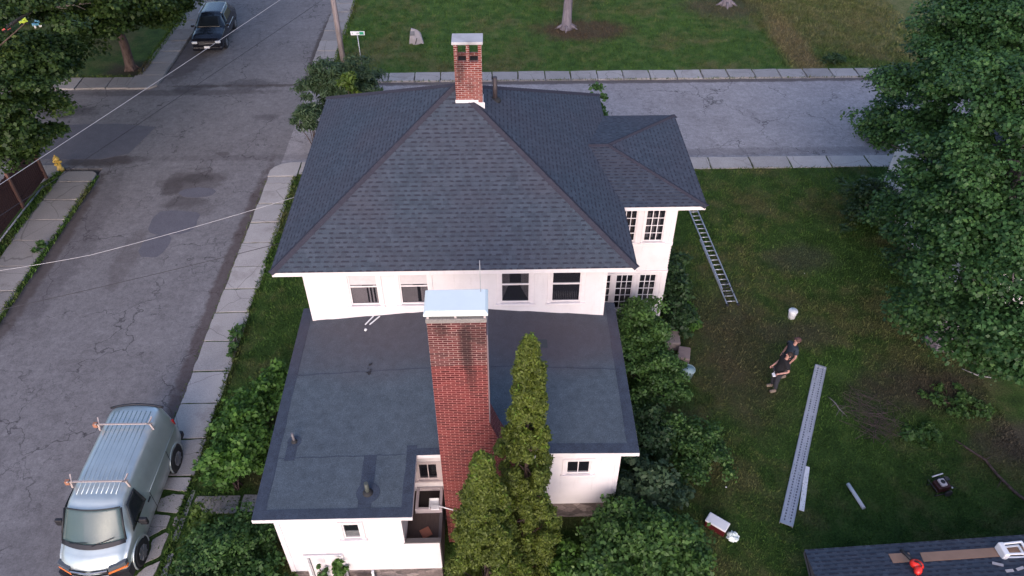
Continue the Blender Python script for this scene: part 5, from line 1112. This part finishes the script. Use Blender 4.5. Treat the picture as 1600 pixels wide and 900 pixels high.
k = MB(); P0 = [(14.85, 15.15, .05), (15.12, 14.75, .06), (15.45, 14.35, .05), (15.55, 13.8, .05), (15.75, 13.2, .06), (16.1, 12.6, .05), (16.3, 12.1, .05)]; k.tube(P0, [.02, .035, .045, .045, .05, .045, .03], 7); k.tube([(15.45, 14.35, .05), (15.75, 14.5, .08)], [.02, .005], 5); k.tube([(15.6, 13.6, .05), (15.3, 13.3, .06)], [.02, .005], 5)
thing('fallen_branch', k, BARK, 'long bent grey fallen branch at the right edge of the lawn', 'branch')
k = MB(); k.tube([(16.5, 18.25, .05), (16.9, 17.9, .07), (17.5, 17.75, .05)], [.015, .025, .012], 6); k.tube([(16.9, 17.9, .07), (17.2, 18.15, .1)], [.014, .005], 5)
thing('fallen_branch', k, plain('pale_dead_wood', (.30, .28, .27), .9), 'short pale branch on the ground below the maple', 'branch')
# engine / pressure washer
gn = empty('pressure_washer', (13.50, 13.32, 0), 'small black and red engine driven pressure washer on wheels', 'machine', rz=R(12))
k = MB(); k.box(-.22, .22, -.16, .16, .10, .34); k.build('engine', plain('dark_red_engine', (.04, .012, .012), .5), gn, bevel=.03)
k = MB(); k.box(-.12, .08, -.13, .13, .345, .44); k.build('recoil_cover', plain('pale_cover', (.50, .46, .48), .5), gn, bevel=.03); MB().tube([(-.02, 0, .441), (-.02, 0, .447)], .07, 14).build('cover_ring', BLACKP, gn)
k = MB(); k.tube([(-.30, -.2, .06), (-.34, -.22, .34), (-.34, .22, .34), (-.30, .2, .06), (.32, .2, .06), (.32, -.2, .06), (-.30, -.2, .06)], .016, 8); k.build('frame', BLACKP, gn)
MB().tube([(-.22, .24, .42), (.16, .26, .44)], .022, 8).build('handle', plain('handle_grey', (.6, .6, .62), .5), gn); MB().beam((.1, .1, .38), (.3, .12, .32), .16, .10).build('fuel_tank', BLACKP, gn, bevel=.03)
for y in (-1, 1): MB().tube([(.12, y*.22, .12), (.12, y*.28, .12)], .12, 16).build('wheel', RUBBER, gn)
MB().ell((.42, -.06, .05), (.035, .035, .03)).build('valve', CHROME, gn); MB().tube([(.26, -.05, .12), (.36, .05, .03), (.48, .02, .03), (.56, -.12, .03)], .013, 6).build('hose', BLACKP, gn)
# cooler and bag
cl = empty('cooler', (6.32, 12.16, .02), 'dark red cooler with a white lid on the grass by the big shrub', 'cooler', rz=R(-38))
MB().box(-.31, .31, -.16, .16, 0, .27).build('box', plain('dark_red_plastic', (.07, .008, .012), .45), cl, bevel=.02); MB().box(-.33, .33, -.18, .18, .272, .335).build('lid', WHITEP, cl, bevel=.035); MB().tube([(.335, -.1, .2), (.36, 0, .22), (.335, .1, .2)], .012, 6).build('handle', BLACKP, cl)
k = MB(); k.ell((0, 0, .12), (.17, .15, .13), 16, 10); g = random.Random(2); k.v = [(x+g.uniform(-.035, .035), y+g.uniform(-.035, .035), max(.0, z+g.uniform(-.035, .035))) for x, y, z in k.v]; k.sm = [False]*len(k.sm)
o = k.build('crumpled_bag', plain('pale_blue_white_film', (.62, .72, .72), .4, 0, .1), label='crumpled pale plastic bag beside the cooler', cat='bag'); o.location = (6.72, 11.80, 0)
# stone step pieces and bin beside the wing corner shrub
thing('stone_block', MB().box(-.26, .26, -.35, .30, 0, .42, Matrix.Translation((6.35, 19.75, 0)) @ Matrix.Rotation(-.1, 4, 'Z')), plain('pale_tan_stone', (.24, .20, .185), .9, 0, .3, 5), 'pale tan stone block at the outer edge of the tall shrub', 'stone', bevel=.04)
thing('stone_block', MB().box(-.22, .22, -.3, .3, 0, .40, Matrix.Translation((6.62, 18.95, 0)) @ Matrix.Rotation(-.25, 4, 'Z')), plain('pinkish_stone', (.22, .17, .16), .9, 0, .3, 5), 'pinkish stone block nearer the blue bin', 'stone', bevel=.04)
bn = empty('plant_pot', (6.62, 18.15, 0), 'pale blue plastic tub half hidden by the tall shrub', 'tub')
MB().tube([(0, 0, 0), (0, 0, .36), (0, 0, .38), (0, 0, .36), (0, 0, .3)], [.17, .23, .24, .21, .2], 18).build('tub', plain('pale_blue_plastic', (.30, .42, .43), .5), bn); MB().tube([(.235*math.cos(a), .235*math.sin(a), .37) for a in np.linspace(0, 2*PI, 21)], .014, 6).build('rim', plain('tub_rim', (.35, .46, .47), .5), bn)
# small litter
for i, (x, y, lab) in enumerate(((16.10, 17.15, 'crushed white wrapper on bare ground below the maple'), (13.95, 15.55, 'tiny white scrap on the lawn right of the brush pile'), (6.95, 13.55, 'small white scrap on the lawn left of the plank'), (10.55, 10.75, 'white scrap lying against the shed eave'), (12.5, 23.6, 'small pale scrap on the lawn above the bucket'))):
    k = MB(); k.ell((0, 0, .02), (.05-.008*i, .03, .02), 7, 4); k.sm = [False]*len(k.sm); o = k.build('litter', WHITEP, label=lab, cat='litter', group='litter on the lawn'); o.location = (x, y, 0)
# toys seen between the leaves
def toy(loc, m1, m2, label):
    e = empty('ride_on_toy', loc, label, 'toy', 'ride-on toys behind the left trees', rz=.6); e.scale = (.75, .75, .75)
    k = MB(); k.box(-.34, .34, -.17, .17, .14, .36); k.box(-.05, .30, -.15, .15, .361, .56); k.build('body', m1, e, bevel=.07)
    for x in (-.22, .22):
        for y in (-.2, .2): MB().tube([(x, y-.03, .12), (x, y+.03, .12)], .12, 14).build('wheel', m2, e)
toy((-31.2, 48.4, 0), plain('coral_plastic', (.75, .16, .14), .4), BLACKP, 'coral red ride-on toy behind the left tree'); toy((-30.6, 49.5, 0), plain('lime_plastic', (.55, .72, .08), .4), BLACKP, 'lime yellow ride-on toy behind the left tree'); toy((-29.6, 49.1, 0), plain('blue_plastic', (.10, .30, .45), .4), WHITEP, 'blue and white ride-on toy behind the left tree')

# ------------------------------------------------------------------ people
SKIN = plain('skin', (.46, .25, .20), .6, 0, .08); 
def skinmesh(name, nodes, edges, mat, parent, sub=2, root=0):
    """nodes: (x,y,z,r)"""
    me = bpy.data.meshes.new(name); me.from_pydata([n[:3] for n in nodes], edges, []); me.update()
    o = link(name, me, mat, parent); m1 = o.modifiers.new('skin', 'SKIN'); m1.use_smooth_shade = True
    for i, n in enumerate(nodes):
        sv = me.skin_vertices[0].data[i]; sv.radius = (n[3], n[3]) if len(n) < 5 else (n[3], n[4]); sv.use_root = (i == root)
    m2 = o.modifiers.new('sub', 'SUBSURF'); m2.levels = sub; m2.render_levels = sub; return o
def person(loc, rz, label, shirt, trousers, hair, armL, armR, lean=.0, item=None, cap=None):
    """faces +x; arms: (elbow, wrist) offsets in body frame"""
    e = empty('person', loc, label, 'person', rz=rz)
    hx = -.05-lean; N = []; E_ = []
    def nd(x, y, z, r, r2=None): N.append((x, y, z, r) if r2 is None else (x, y, z, r, r2)); return len(N)-1
    pel = nd(0, 0, .98, .10); sp1 = nd(-.01-lean*.3, 0, 1.15, .09); chs = nd(-.02-lean*.7, 0, 1.36, .095); nk = nd(-.03-lean, 0, 1.52, .055); jaw = nd(hx+.0, 0, 1.60, .062); hd = nd(hx-.03, 0, 1.69, .092); cr = nd(hx-.08, 0, 1.77, .068)
    E_ += [(pel, sp1), (sp1, chs), (chs, nk), (nk, jaw), (jaw, hd), (hd, cr)]
    wr = {}
    for sg_, (eb_, ws_) in ((1, armL), (-1, armR)):
        sh_ = nd(-.02-lean*.8, sg_*.17, 1.41, .05); el = nd(eb_[0]-lean*.7, sg_*eb_[1], eb_[2], .045); wt = nd(ws_[0]-lean*.4, sg_*ws_[1], ws_[2], .030); dr = (Vector(N[wt][:3])-Vector(N[el][:3])).normalized(); pm = Vector(N[wt][:3])+dr*.075; pmn = nd(*pm, .036)
        E_ += [(chs, sh_), (sh_, el), (el, wt), (wt, pmn)]; wr[sg_] = (pm, dr)
    for sg_ in (1, -1):
        hp = nd(0, sg_*.09, .90, .07); kn = nd(.03, sg_*.115, .50, .045); an = nd(-.01, sg_*.125, .09, .03); to = nd(.06, sg_*.13, .05, .02); E_ += [(pel, hp), (hp, kn), (kn, an), (an, to)]
    b = skinmesh('body', N, E_, SKIN, e)
    # five fingers on each hand, short separate chains rooted in the palm
    fg = MB()
    for sg_, (pm, dr) in wr.items():
        side = dr.cross(Vector((0, 0, 1)) if abs(dr.z) < .9 else Vector((1, 0, 0))).normalized(); nm = side.cross(dr).normalized()
        for k_, (o_, l_) in enumerate(((-.027, .066), (-.009, .076), (.009, .072), (.027, .056))):
            p0 = pm+side*o_+dr*.01; p1 = p0+dr*l_*.55-nm*.012; p2 = p1+dr*l_*.35-nm*.028; fg.tube([p0, p1, p2], [.009, .0085, .007], 6)
        p0 = pm-side*.03-dr*.03; fg.tube([p0, p0-side*.03+dr*.025, p0-side*.035+dr*.055-nm*.01], [.011, .010, .008], 6)
    fg.build('fingers', SKIN, b)
    # face turned up: nose, eyes, mouth, ears
    U_ = Vector((.45, 0, .89)) if lean > .02 else Vector((.2, 0, .98)); hc = Vector((hx-.03, 0, 1.69)); fd = Vector((.89, 0, .45)) if lean > .02 else Vector((.98, 0, -.1)); fd.normalize(); ux = Vector((0, 1, 0)); uy_ = fd.cross(ux)
    fz = MB(); fz.tube([hc+fd*.085+uy_*.02, hc+fd*.115-uy_*.02, hc+fd*.09-uy_*.03], [.010, .016, .010], 6)
    for s in (-1, 1): fz.ell(tuple(hc+ux*s*.093-fd*.005), (.016, .012, .028), 8, 6)
    fz.build('face', SKIN, b)
    ey = MB()
    for s in (-1, 1): ey.ell(tuple(hc+fd*.083+ux*s*.033+uy_*.022), (.011, .011, .009), 8, 6)
    ey.ell(tuple(hc+fd*.078-uy_*.055), (.010, .024, .007), 8, 6); ey.build('eyes_and_mouth', plain('dark_features', (.08, .03, .03), .5), b)
    hr = MB(); hr.ell(tuple(hc-fd*.028+uy_*.025), (.103, .098, .108), 16, 10); hr.build('hair', hair, b)
    if cap: k = MB(); k.ell(tuple(hc+uy_*.05-fd*.01), (.112, .105, .085), 16, 10); k.add([hc+fd*.07+uy_*.07-ux*.07, hc+fd*.19+uy_*.055-ux*.05, hc+fd*.19+uy_*.055+ux*.05, hc+fd*.07+uy_*.07+ux*.07], [(0, 1, 2, 3)]); k.build('cap', cap, b)
    # clothes
    S_ = [(0, 0, .90, .165), (-.01-lean*.3, 0, 1.15, .160), (-.02-lean*.7, 0, 1.36, .180), (-.03-lean, 0, 1.50, .105)]; SE = [(0, 1), (1, 2), (2, 3)]
    for sg_, (eb_, ws_) in ((1, armL), (-1, armR)):
        i = len(S_); m_ = .72; S_ += [(-.02-lean*.8, sg_*.18, 1.42, .105), (lerp(-.02, eb_[0], m_)-lean*.75, sg_*lerp(.19, eb_[1], m_), lerp(1.44, eb_[2], m_), .080)]; SE += [(2, i), (i, i+1)]
    skinmesh('shirt', S_, SE, shirt, e, root=1)
    T_ = [(0, 0, .98, .145)]; TE = []
    for sg_ in (1, -1): i = len(T_); T_ += [(0, sg_*.09, .88, .115), (.03, sg_*.115, .50, .088), (-.01, sg_*.125, .12, .070)]; TE += [(0, i), (i, i+1), (i+1, i+2)]
    skinmesh('trousers', T_, TE, trousers, e)
    for sg_ in (1, -1): skinmesh('shoe', [(-.07, sg_*.125, .055, .065), (.05, sg_*.13, .055, .068), (.19, sg_*.14, .05, .060)], [(0, 1), (1, 2)], plain('tan_shoe', (.20, .16, .12), .8), e)
    return e, wr
BLK = plain('black_cotton', (.010, .010, .013), .95); JEAN = plain('dark_jeans', (.028, .030, .040), .9, 0, .3, 8)
p1, w1_ = person((9.50, 17.50, 0), R(188), 'man in a black T-shirt and dark jeans looking up, pale object in hand', BLK, JEAN, plain('dark_brown_hair', (.03, .018, .014), .8), ((-.10, .30, 1.16), (.20, .24, 1.06)), ((-.08, .30, 1.15), (.16, .22, 1.02)), lean=.10)
p1.scale = (1.0, 1.0, 1.0)
hpos = p1.matrix_basis @ (w1_[1][0]+w1_[1][1]*.07)
rc = MB(); rc.box(-.05, .05, -.07, .07, -.02, .02).beam((-.03, .04, .02), (.03, .06, .10), .01); o = rc.build('handheld_remote', WHITEP, label='small white remote held by the man in the black T-shirt', cat='remote', bevel=.008); o.location = hpos
p2, _ = person((10.02, 18.15, 0), R(195), 'person in a dark blue shirt and cap standing behind the other man', plain('dark_blue_shirt', (.020, .032, .05), .9), plain('grey_trousers', (.055, .055, .06), .9), plain('brown_hair', (.07, .035, .025), .8), ((-.02, .27, 1.15), (.10, .25, .92)), ((-.02, .27, 1.15), (.12, .22, .93)), lean=.06, cap=plain('brown_cap', (.10, .05, .045), .9))

# ------------------------------------------------------------------ trees and shrubs
cpos = Vector((0, 0, CAMH)); GAPS += [(cpos, (Vector(p)-cpos).normalized(), .42) for p in ((-31.2, 48.4, .3), (-30.6, 49.5, .3), (-29.6, 49.1, .3))]   # openings between the boughs
maple = [(14.7, 25.7, 5.5, 1.3), (14.2, 25.8, 5, .8), (14.6, 24.4, 7.5, 1.5), (15.1, 24.7, 9.5, 1.7), (16.4, 25.6, 10, 2), (16.6, 23.5, 10, 2.2), (14.9, 22.4, 9, 2), (15.2, 20.6, 9.5, 2.2), (14.8, 23.1, 6.5, 1.6), (14.6, 20.7, 7, 1.7), (14.9, 19.5, 8, 2.2),
         (14.5, 22.2, 5, 1.4), (14.3, 20.2, 4.5, 1.4), (13.6, 19.8, 3.5, 1.0), (13.4, 18.4, 3, .9), (13.7, 18.6, 6.5, 1.5), (14.6, 17.6, 7, 2), (13.7, 17.4, 5.5, 1.5), (14.3, 16.2, 6, 1.8), (13.5, 17.0, 4, 1.2), (14.0, 15.9, 4.5, 1.4), (14.4, 14.9, 5, 1.4), (13.9, 16.0, 3.3, .8),
         (14.6, 15.6, 3.7, 1.1), (14.9, 14.7, 4.2, 1.1), (14.7, 22.5, 3.5, 1.2), (17.5, 21.5, 11, 2.3), (18.5, 24.5, 10.5, 2.4), (18.5, 18.5, 10, 2.5), (20, 21.5, 9, 2.5), (17, 16.3, 8, 2.3), (18.8, 15.8, 6.5, 2.2), (17.3, 27, 8, 2), (16.2, 27.6, 6, 1.4), (20, 26, 8, 2.4), (16.5, 18, 5, 1.6), (17, 15, 4.5, 1.5), (16.8, 26.5, 11.5, 1.7)]
g_ = random.Random(44); maple = [(x+.38, y, z, r*g_.uniform(.78, 1.02)) for x, y, z, r in maple]
tree('maple_tree', (16.3, 19.6, 0), (16.8, 20.6, 8.0), .34, maple, LEAF_MAPLE, .098, 280, 1.15, 'huge dark green maple filling the right side of the picture', None, 11, BARK_G, (.42, .85), upb=.9)
tA = [(-14.9, 41.1, 5.6, 1.2), (-16.2, 41.5, 4.8, 1.3), (-16.9, 39.2, 5, 1.5), (-16.6, 35.4, 7.2, 2.0), (-18.2, 34.7, 6.7, 1.8), (-17.6, 32.6, 8, 1.9), (-15.8, 38.6, 7, 2), (-18.4, 37.5, 5.0, 1.2), (-17.9, 38.6, 4.6, 1.1), (-18.6, 34.3, 5.7, 1.2), (-21, 38, 7.5, 2.3), (-21.5, 43, 8, 2.5), (-19, 44, 8, 2.2), (-22, 46, 7, 2.2), (-24.5, 42, 6.5, 2.2), (-20.5, 40.5, 9.5, 2.2), (-18, 42.5, 6.5, 1.8), (-23, 38.5, 6.2, 1.8), (-25, 46, 6, 2.2), (-19.6, 39.2, 5.2, 1.3), (-20.6, 37.2, 5.6, 1.5), (-22.5, 40.5, 5.2, 1.5), (-20.0, 41.0, 6.6, 1.6), (-23.2, 43.2, 5.4, 1.6), (-22.8, 36.2, 6.2, 1.6)]
tree('roadside_tree', (-21.44, 42.9, 0), (-20.8, 41.5, 6.5), .25, tA, LEAF_DARK, .135, 170, 1.1, 'dark tree with a thick trunk at the left sidewalk corner, branches over the SUV', 'dark trees at the left', 21, BARK, (.45, .85), upb=.8)
tB = [(-19.6, 29.8, 7, 1.8), (-18.5, 28.9, 6.5, 1.4), (-18.4, 30.6, 6, 1.1), (-18.9, 27.3, 6.5, 1.6), (-18.4, 27.7, 5.5, 1.2), (-18.8, 26.2, 5.5, 1.4), (-18.5, 27.4, 4.5, 1.0), (-19.5, 26.3, 4.2, 1.1), (-18.3, 31.2, 6.3, 1.0), (-17.2, 27.9, 9, 1.7), (-19.4, 27.3, 4.0, .8), (-19.0, 32.6, 5.5, .8), (-22, 30, 8, 2.4), (-22.5, 26.5, 7, 2.3), (-21, 33, 7, 1.6), (-24.5, 31, 6, 2.2), (-21.5, 24, 5.5, 1.8), (-20.6, 28.5, 4.6, 1.3), (-22.3, 29.3, 3.4, 1.2)]
tree('yard_tree', (-24.2, 28.8, 0), (-23.0, 28.8, 6.0), .32, tB, LEAF_DARK, .12, 200, 1.1, 'dark leafy tree leaning over the brown fence at the left edge', 'dark trees at the left', 31, BARK, (.4, .75), upb=.8)
tC = [(-28, 40.8, 6, 2.0), (-30.5, 44, 5.5, 2.2), (-33, 42, 6, 2.6), (-27.2, 51, 7, 2.3), (-24, 52, 7.5, 2.6), (-30, 50, 7, 2.8), (-21.5, 51, 6, 2.2), (-34, 47, 6, 2.6), (-25.5, 42.5, 5.2, 1.5), (-26.5, 44.5, 5.0, 1.6), (-26.2, 40.0, 6.2, 1.7), (-25.4, 38.2, 6.6, 1.7)]
tree('background_tree', (-27.0, 50.5, 0), (-27.5, 49.0, 6.0), .35, tC, LEAF_DARK, .19, 90, .9, 'dark tree at the top left corner behind the other trees', 'dark trees at the left', 41, BARK, (.5, .95), upb=.8)
k = MB(); k.tube([(-22.0, 34.2, 6.2), (-20.6, 33.6, 7.0), (-19.8, 33.4, 7.35), (-18.6, 33.3, 7.5), (-17.3, 33.4, 7.6)], [.09, .06, .045, .03, .012], 6)
for a_, b_ in (((-19.8, 33.4, 7.35), (-19.2, 34.0, 7.6)), ((-19.2, 33.35, 7.45), (-18.3, 33.0, 7.5)), ((-18.6, 33.3, 7.5), (-18.0, 33.8, 7.7)), ((-18.1, 33.3, 7.55), (-17.5, 32.9, 7.5)), ((-20.6, 33.6, 7.0), (-20.3, 34.2, 7.5)), ((-17.9, 33.35, 7.55), (-17.6, 33.7, 7.9))): k.tube([a_, b_], [.022, .007], 5)
dl = k.build('dead_limb', bark_mat('dead_grey_wood', (.17, .145, .135), (.30, .26, .25))); dl.parent = bpy.data.objects['roadside_tree']; dl.matrix_parent_inverse = Matrix.Translation((21.44, -42.9, 0)); dl['label'] = 'bare dead limb sticking out of the crown'
# far lawn trees: trunks, crowns above the frame, hanging twigs
for i, (x, y, lab) in enumerate(((4.6, 48.1, 'grey trunk with hanging twigs on reddish mulch, far lawn'), (15.8, 51.7, 'grey trunk at the top edge on the far lawn'))):
    e = empty('lawn_tree', (x, y, 0), lab, 'tree', 'trees on the far lawn'); k = MB(); k.tube([(0, 0, -.1), (0, 0, .2), (.05, .1, 2), (.1, .3, 7)], [.55, .32, .26, .16], 12)
    for a in np.linspace(.4, 6, 5): k.tube([(math.cos(a)*.2, math.sin(a)*.2, .25), (math.cos(a)*.75, math.sin(a)*.75, -.03)], [.13, .04], 6)
    k.build('trunk', BARK_G, e); C, Q = clumps([(0, .5, 8.5, 2.6), (1.5, 1.5, 9.5, 2.2), (-1.5, 1.5, 9.5, 2.2), (0, 2.5, 10, 2.5)], .7, (.6, 1.0), 50+i); link('crown', leaf_mesh('crown', C, Q, 70, .18, seed=60+i), LEAF_MID, e)
    if i == 0:
        gg = np.random.default_rng(3); C = []; k = MB()
        for s in range(26):
            px = gg.uniform(-2.2, 2.0); py = gg.uniform(-.6, 1.0); z0 = gg.uniform(2.3, 4.0); k.tube([(px*.5, .5, 6.5), (px, py, 5.2), (px+.1, py, z0)], [.02, .012, .005], 4, cap=False)
            for q in range(5): C.append((px+gg.normal()*.06, py+gg.normal()*.06, z0+q*.35))
        k.build('hanging_twigs', BARK, e); link('hanging_leaves', leaf_mesh('hanging_leaves', C, np.full(len(C), .16), 14, .10, seed=5, droop=2.), LEAF_MID, e)

# arborvitae: flame shaped, upright fans of sprays
def thuja(base, H_, rmax, seed, label, lobes=1, pw=.62, dens=1.0):
    g = np.random.default_rng(seed); e = empty('arborvitae', base, label, 'tree', 'arborvitae beside the tall chimney'); C = []; Q = []; n = int(250*dens)
    for i in range(n):
        t = g.random()**.8; r = rmax*min(1, (1-t)/.72)**pw*(.93+.14*math.sin(t*19+seed)); a = g.uniform(0, 2*PI); lump = 1+.14*math.sin(a*3+t*9)+.12*math.sin(a*5-t*23)+g.uniform(-.12, .12); q = r*lump*(.80+.16*g.random())
        C.append((math.cos(a)*q, math.sin(a)*q, .1+t*(H_-.25))); s = g.uniform(.12, .25)*(1-.35*t); Q.append((s, s, s*1.35))
    link('foliage', leaf_mesh('foliage', C, Q, 330, .038, seed=seed, upb=.5, shell=.5, aspect=2.0, droop=-.8, tintamp=.55), LEAF_THUJA, e)
    k = MB(); k.tube([(0, 0, -.3), (0, 0, H_*.6), (0, 0, H_*.9)], [.10, .045, .015], 8); k.build('trunk', BARK, e); 
    inn = MB()
    for i in range(40): t = i/40; a = i*2.4; r = rmax*min(1, (1-t)/.72)**pw*.75; inn.tube([(0, 0, .1+t*H_*.9), (math.cos(a)*r, math.sin(a)*r, .35+t*H_*.9)], [.03, .01], 4, cap=False)
    inn.build('branches', BARK, e); return e
thuja((.60, 10.95, 0), 9.45, .74, 3, 'taller arborvitae, right of the tall brick chimney', dens=1.75)
thuja((-.42, 9.95, -.45), 7.35, .92, 8, 'shorter arborvitae, in front of the tall brick chimney', dens=1.5)

G = 'shrubs around the house'
shrub('lilac_bush', (-7.95, 15.0, 1.0), (.75, 1.5, 1.2), LEAF_BRIGHT, .095, 95, 130, 'bright green bush between the sidewalk and the flat roof', G, 71, (.25, .45))
shrub('lilac_bush', (-7.5, 16.9, .9), (.55, .9, 1.1), LEAF_BRIGHT, .09, 44, 120, 'mid green bush behind the bright one along the house', G, 72)
shrub('sumac_shoots', (-8.2, 13.9, 1.0), (.95, .75, .9), LEAF_BRIGHT, .095, 52, 110, 'light green leafy shoots leaning over the sidewalk near the van', G, 73, (.22, .4))
shrub('hedge_bush', (-7.7, 11.2, .6), (1.25, 1.25, 1.1), LEAF_MID, .068, 100, 160, 'dark dense bush at the bottom left below the walkway', G, 74)
shrub('hedge_bush', (-6.75, 10.1, .3), (.8, 1.0, 1.1), LEAF_MID, .09, 46, 100, 'dark bush against the cellar door corner', G, 75, base=(-6.7, 10.0, -.4))
shrub('honeysuckle', (-8.55, 12.05, .8), (.45, .45, .65), LEAF_YEL, .08, 22, 90, 'yellow green sprigs at the sidewalk edge of the dark bush', G, 76, (.15, .3))
shrub('lilac_bush', (-8.5, 10.2, .5), (.8, .9, .8), LEAF_DEEP, .10, 40, 90, 'dark bush beside the van front at the bottom edge', G, 77)
shrub('door_vine', (-4.45, 10.62, .75), (.22, .08, .62), LEAF_BRIGHT, .075, 14, 22, 'leafy vine climbing the right side of the cellar door', 'vines on the cellar door', 78, (.06, .13), cat='vine', base=(-4.4, 10.6, -.5), stems=5)
shrub('door_vine', (-4.95, 10.62, .45), (.16, .06, .65), LEAF_MID, .07, 10, 18, 'thin vine across the left side of the cellar door', 'vines on the cellar door', 79, (.05, .10), cat='vine', base=(-4.9, 10.6, -.5), stems=5)
shrub('foundation_weeds', (-3.9, 10.3, -.2), (1.4, .35, .6), LEAF_BRIGHT, .09, 26, 60, 'weeds growing along the front stone foundation', G, 80, (.12, .25), base=(-3.9, 10.3, -.6))
shrub('tall_shrub', (4.75, 18.3, 1.6), (.95, 1.6, 1.75), LEAF_MID, .068, 130, 160, 'tall twiggy shrub growing against the right side of the extension', G, 81, (.25, .45))
shrub('tall_shrub', (5.45, 17.0, .9), (.95, 1.2, 1.2), LEAF_MID, .068, 64, 150, 'lower twiggy shrub in front of the tall one', G, 82)
shrub('big_shrub', (3.55, 11.0, 1.0), (1.5, 1.3, 1.45), LEAF_MID, .085, 130, 150, 'large mixed green shrub below the twin pane window', G, 83, (.28, .5))
shrub('big_shrub', (4.7, 10.8, .8), (.85, 1.1, 1.05), LEAF_MID, .085, 76, 150, 'rounded green shrub beside the cooler', G, 84, (.28, .5))
shrub('big_shrub', (4.25, 12.7, .9), (1.1, .9, 1.15), LEAF_GREY, .10, 60, 95, 'grey green shrub at the extension corner', G, 85)
shrub('big_shrub', (4.6, 14.9, .6), (1.0, 1.3, .9), LEAF_DEEP, .09, 70, 110, 'low dark shrub along the extension side', G, 86)
shrub('rose_bush', (6.0, 14.4, .6), (1.15, 1.2, .95), LEAF_MID, .068, 84, 150, 'dark rounded bush on the lawn between the shrubs and the plank', G, 87)
shrub('weed_patch', (2.0, 10.9, .15), (1.2, .8, .4), LEAF_BRIGHT, .09, 40, 60, 'leafy weeds at the foot of the stone foundation', G, 88, (.15, .3))
shrub('shade_shrub', (6.55, 22.3, .9), (.7, 1.7, 1.2), LEAF_DEEP, .085, 90, 140, 'dark green shrub along the side wing behind the ladder', G, 89, (.22, .42))
shrub('shade_shrub', (6.7, 20.6, .6), (.55, .8, .8), LEAF_DEEP, .10, 36, 100, 'dark low shrub at the wing corner', G, 90)
shrub('hosta', (7.15, 20.7, .25), (.33, .75, .35), LEAF_BRIGHT, .19, 16, 40, 'light green broad leafed plant in front of the wing shrubs', G, 91, (.15, .26), cat='plant')
shrub('round_hedge', (16.25, 27.3, .7), (1.3, 1.6, 1.1), LEAF_DEEP, .09, 90, 110, 'dark dense hedge at the left foot of the maple', G, 92, (.25, .45))
shrub('roadside_weed', (20.0, 42.7, .15), (.8, .35, .4), LEAF_DEEP, .10, 22, 60, 'dark low bush at the edge of the far sidewalk', G, 93, (.15, .3))
shrub('corner_shrub', (-7.6, 35.4, 2.2), (1.75, 1.4, 1.5), LEAF_GREY, .062, 150, 190, 'spiky grey green shrub tree behind the far left roof corner', G, 94, (.35, .6), aspect=4.2, droop=-1.2)
shrub('corner_shrub', (-9.0, 33.3, 1.8), (.7, .8, 1.1), LEAF_GREY, .062, 26, 170, 'smaller spiky shrub peeking past the left roof edge', G, 95, (.25, .45), aspect=4.2, droop=-1.2)
shrub('corner_shrub', (-6.9, 33.6, 3.5), (.5, .5, .8), LEAF_YEL, .12, 12, 60, 'light green shoots above the far roof corner', G, 96, (.2, .35), aspect=2.2, base=(-6.9, 33.6, 0))
shrub('back_shrub', (4.3, 29.9, 2.6), (.6, .8, 2.2), LEAF_MID, .12, 50, 80, 'narrow shrub showing beyond the back right roof corner', G, 97, (.22, .42))
shrub('lawn_weed', (13.9, 15.4, .06), (.75, .5, .14), LEAF_MID, .10, 24, 50, 'patch of low broad weeds on the lawn above the machine', 'weed patches on the lawn', 98, (.12, .22), cat='weeds')
shrub('lawn_weed', (9.6, 10.9, .06), (.9, .5, .2), LEAF_BRIGHT, .09, 26, 50, 'patch of pale weeds along the shed eave', 'weed patches on the lawn', 99, (.12, .22), cat='weeds')
shrub('lawn_weed', (15.7, 16.6, .06), (1.1, .7, .18), LEAF_MID, .08, 26, 60, 'patch of light green weeds below the maple', 'weed patches on the lawn', 100, (.14, .25), cat='weeds')
shrub('sidewalk_weed', (-19.45, 25.9, .12), (.18, .35, .25), LEAF_MID, .08, 8, 40, 'weed clump growing in the left curb', 'weed patches on the lawn', 101, (.1, .2), cat='weeds')
shrub('sidewalk_weed', (-9.75, 20.2, .12), (.28, .8, .25), LEAF_MID, .08, 14, 40, 'weeds spilling onto the near sidewalk', 'weed patches on the lawn', 102, (.1, .2), cat='weeds')
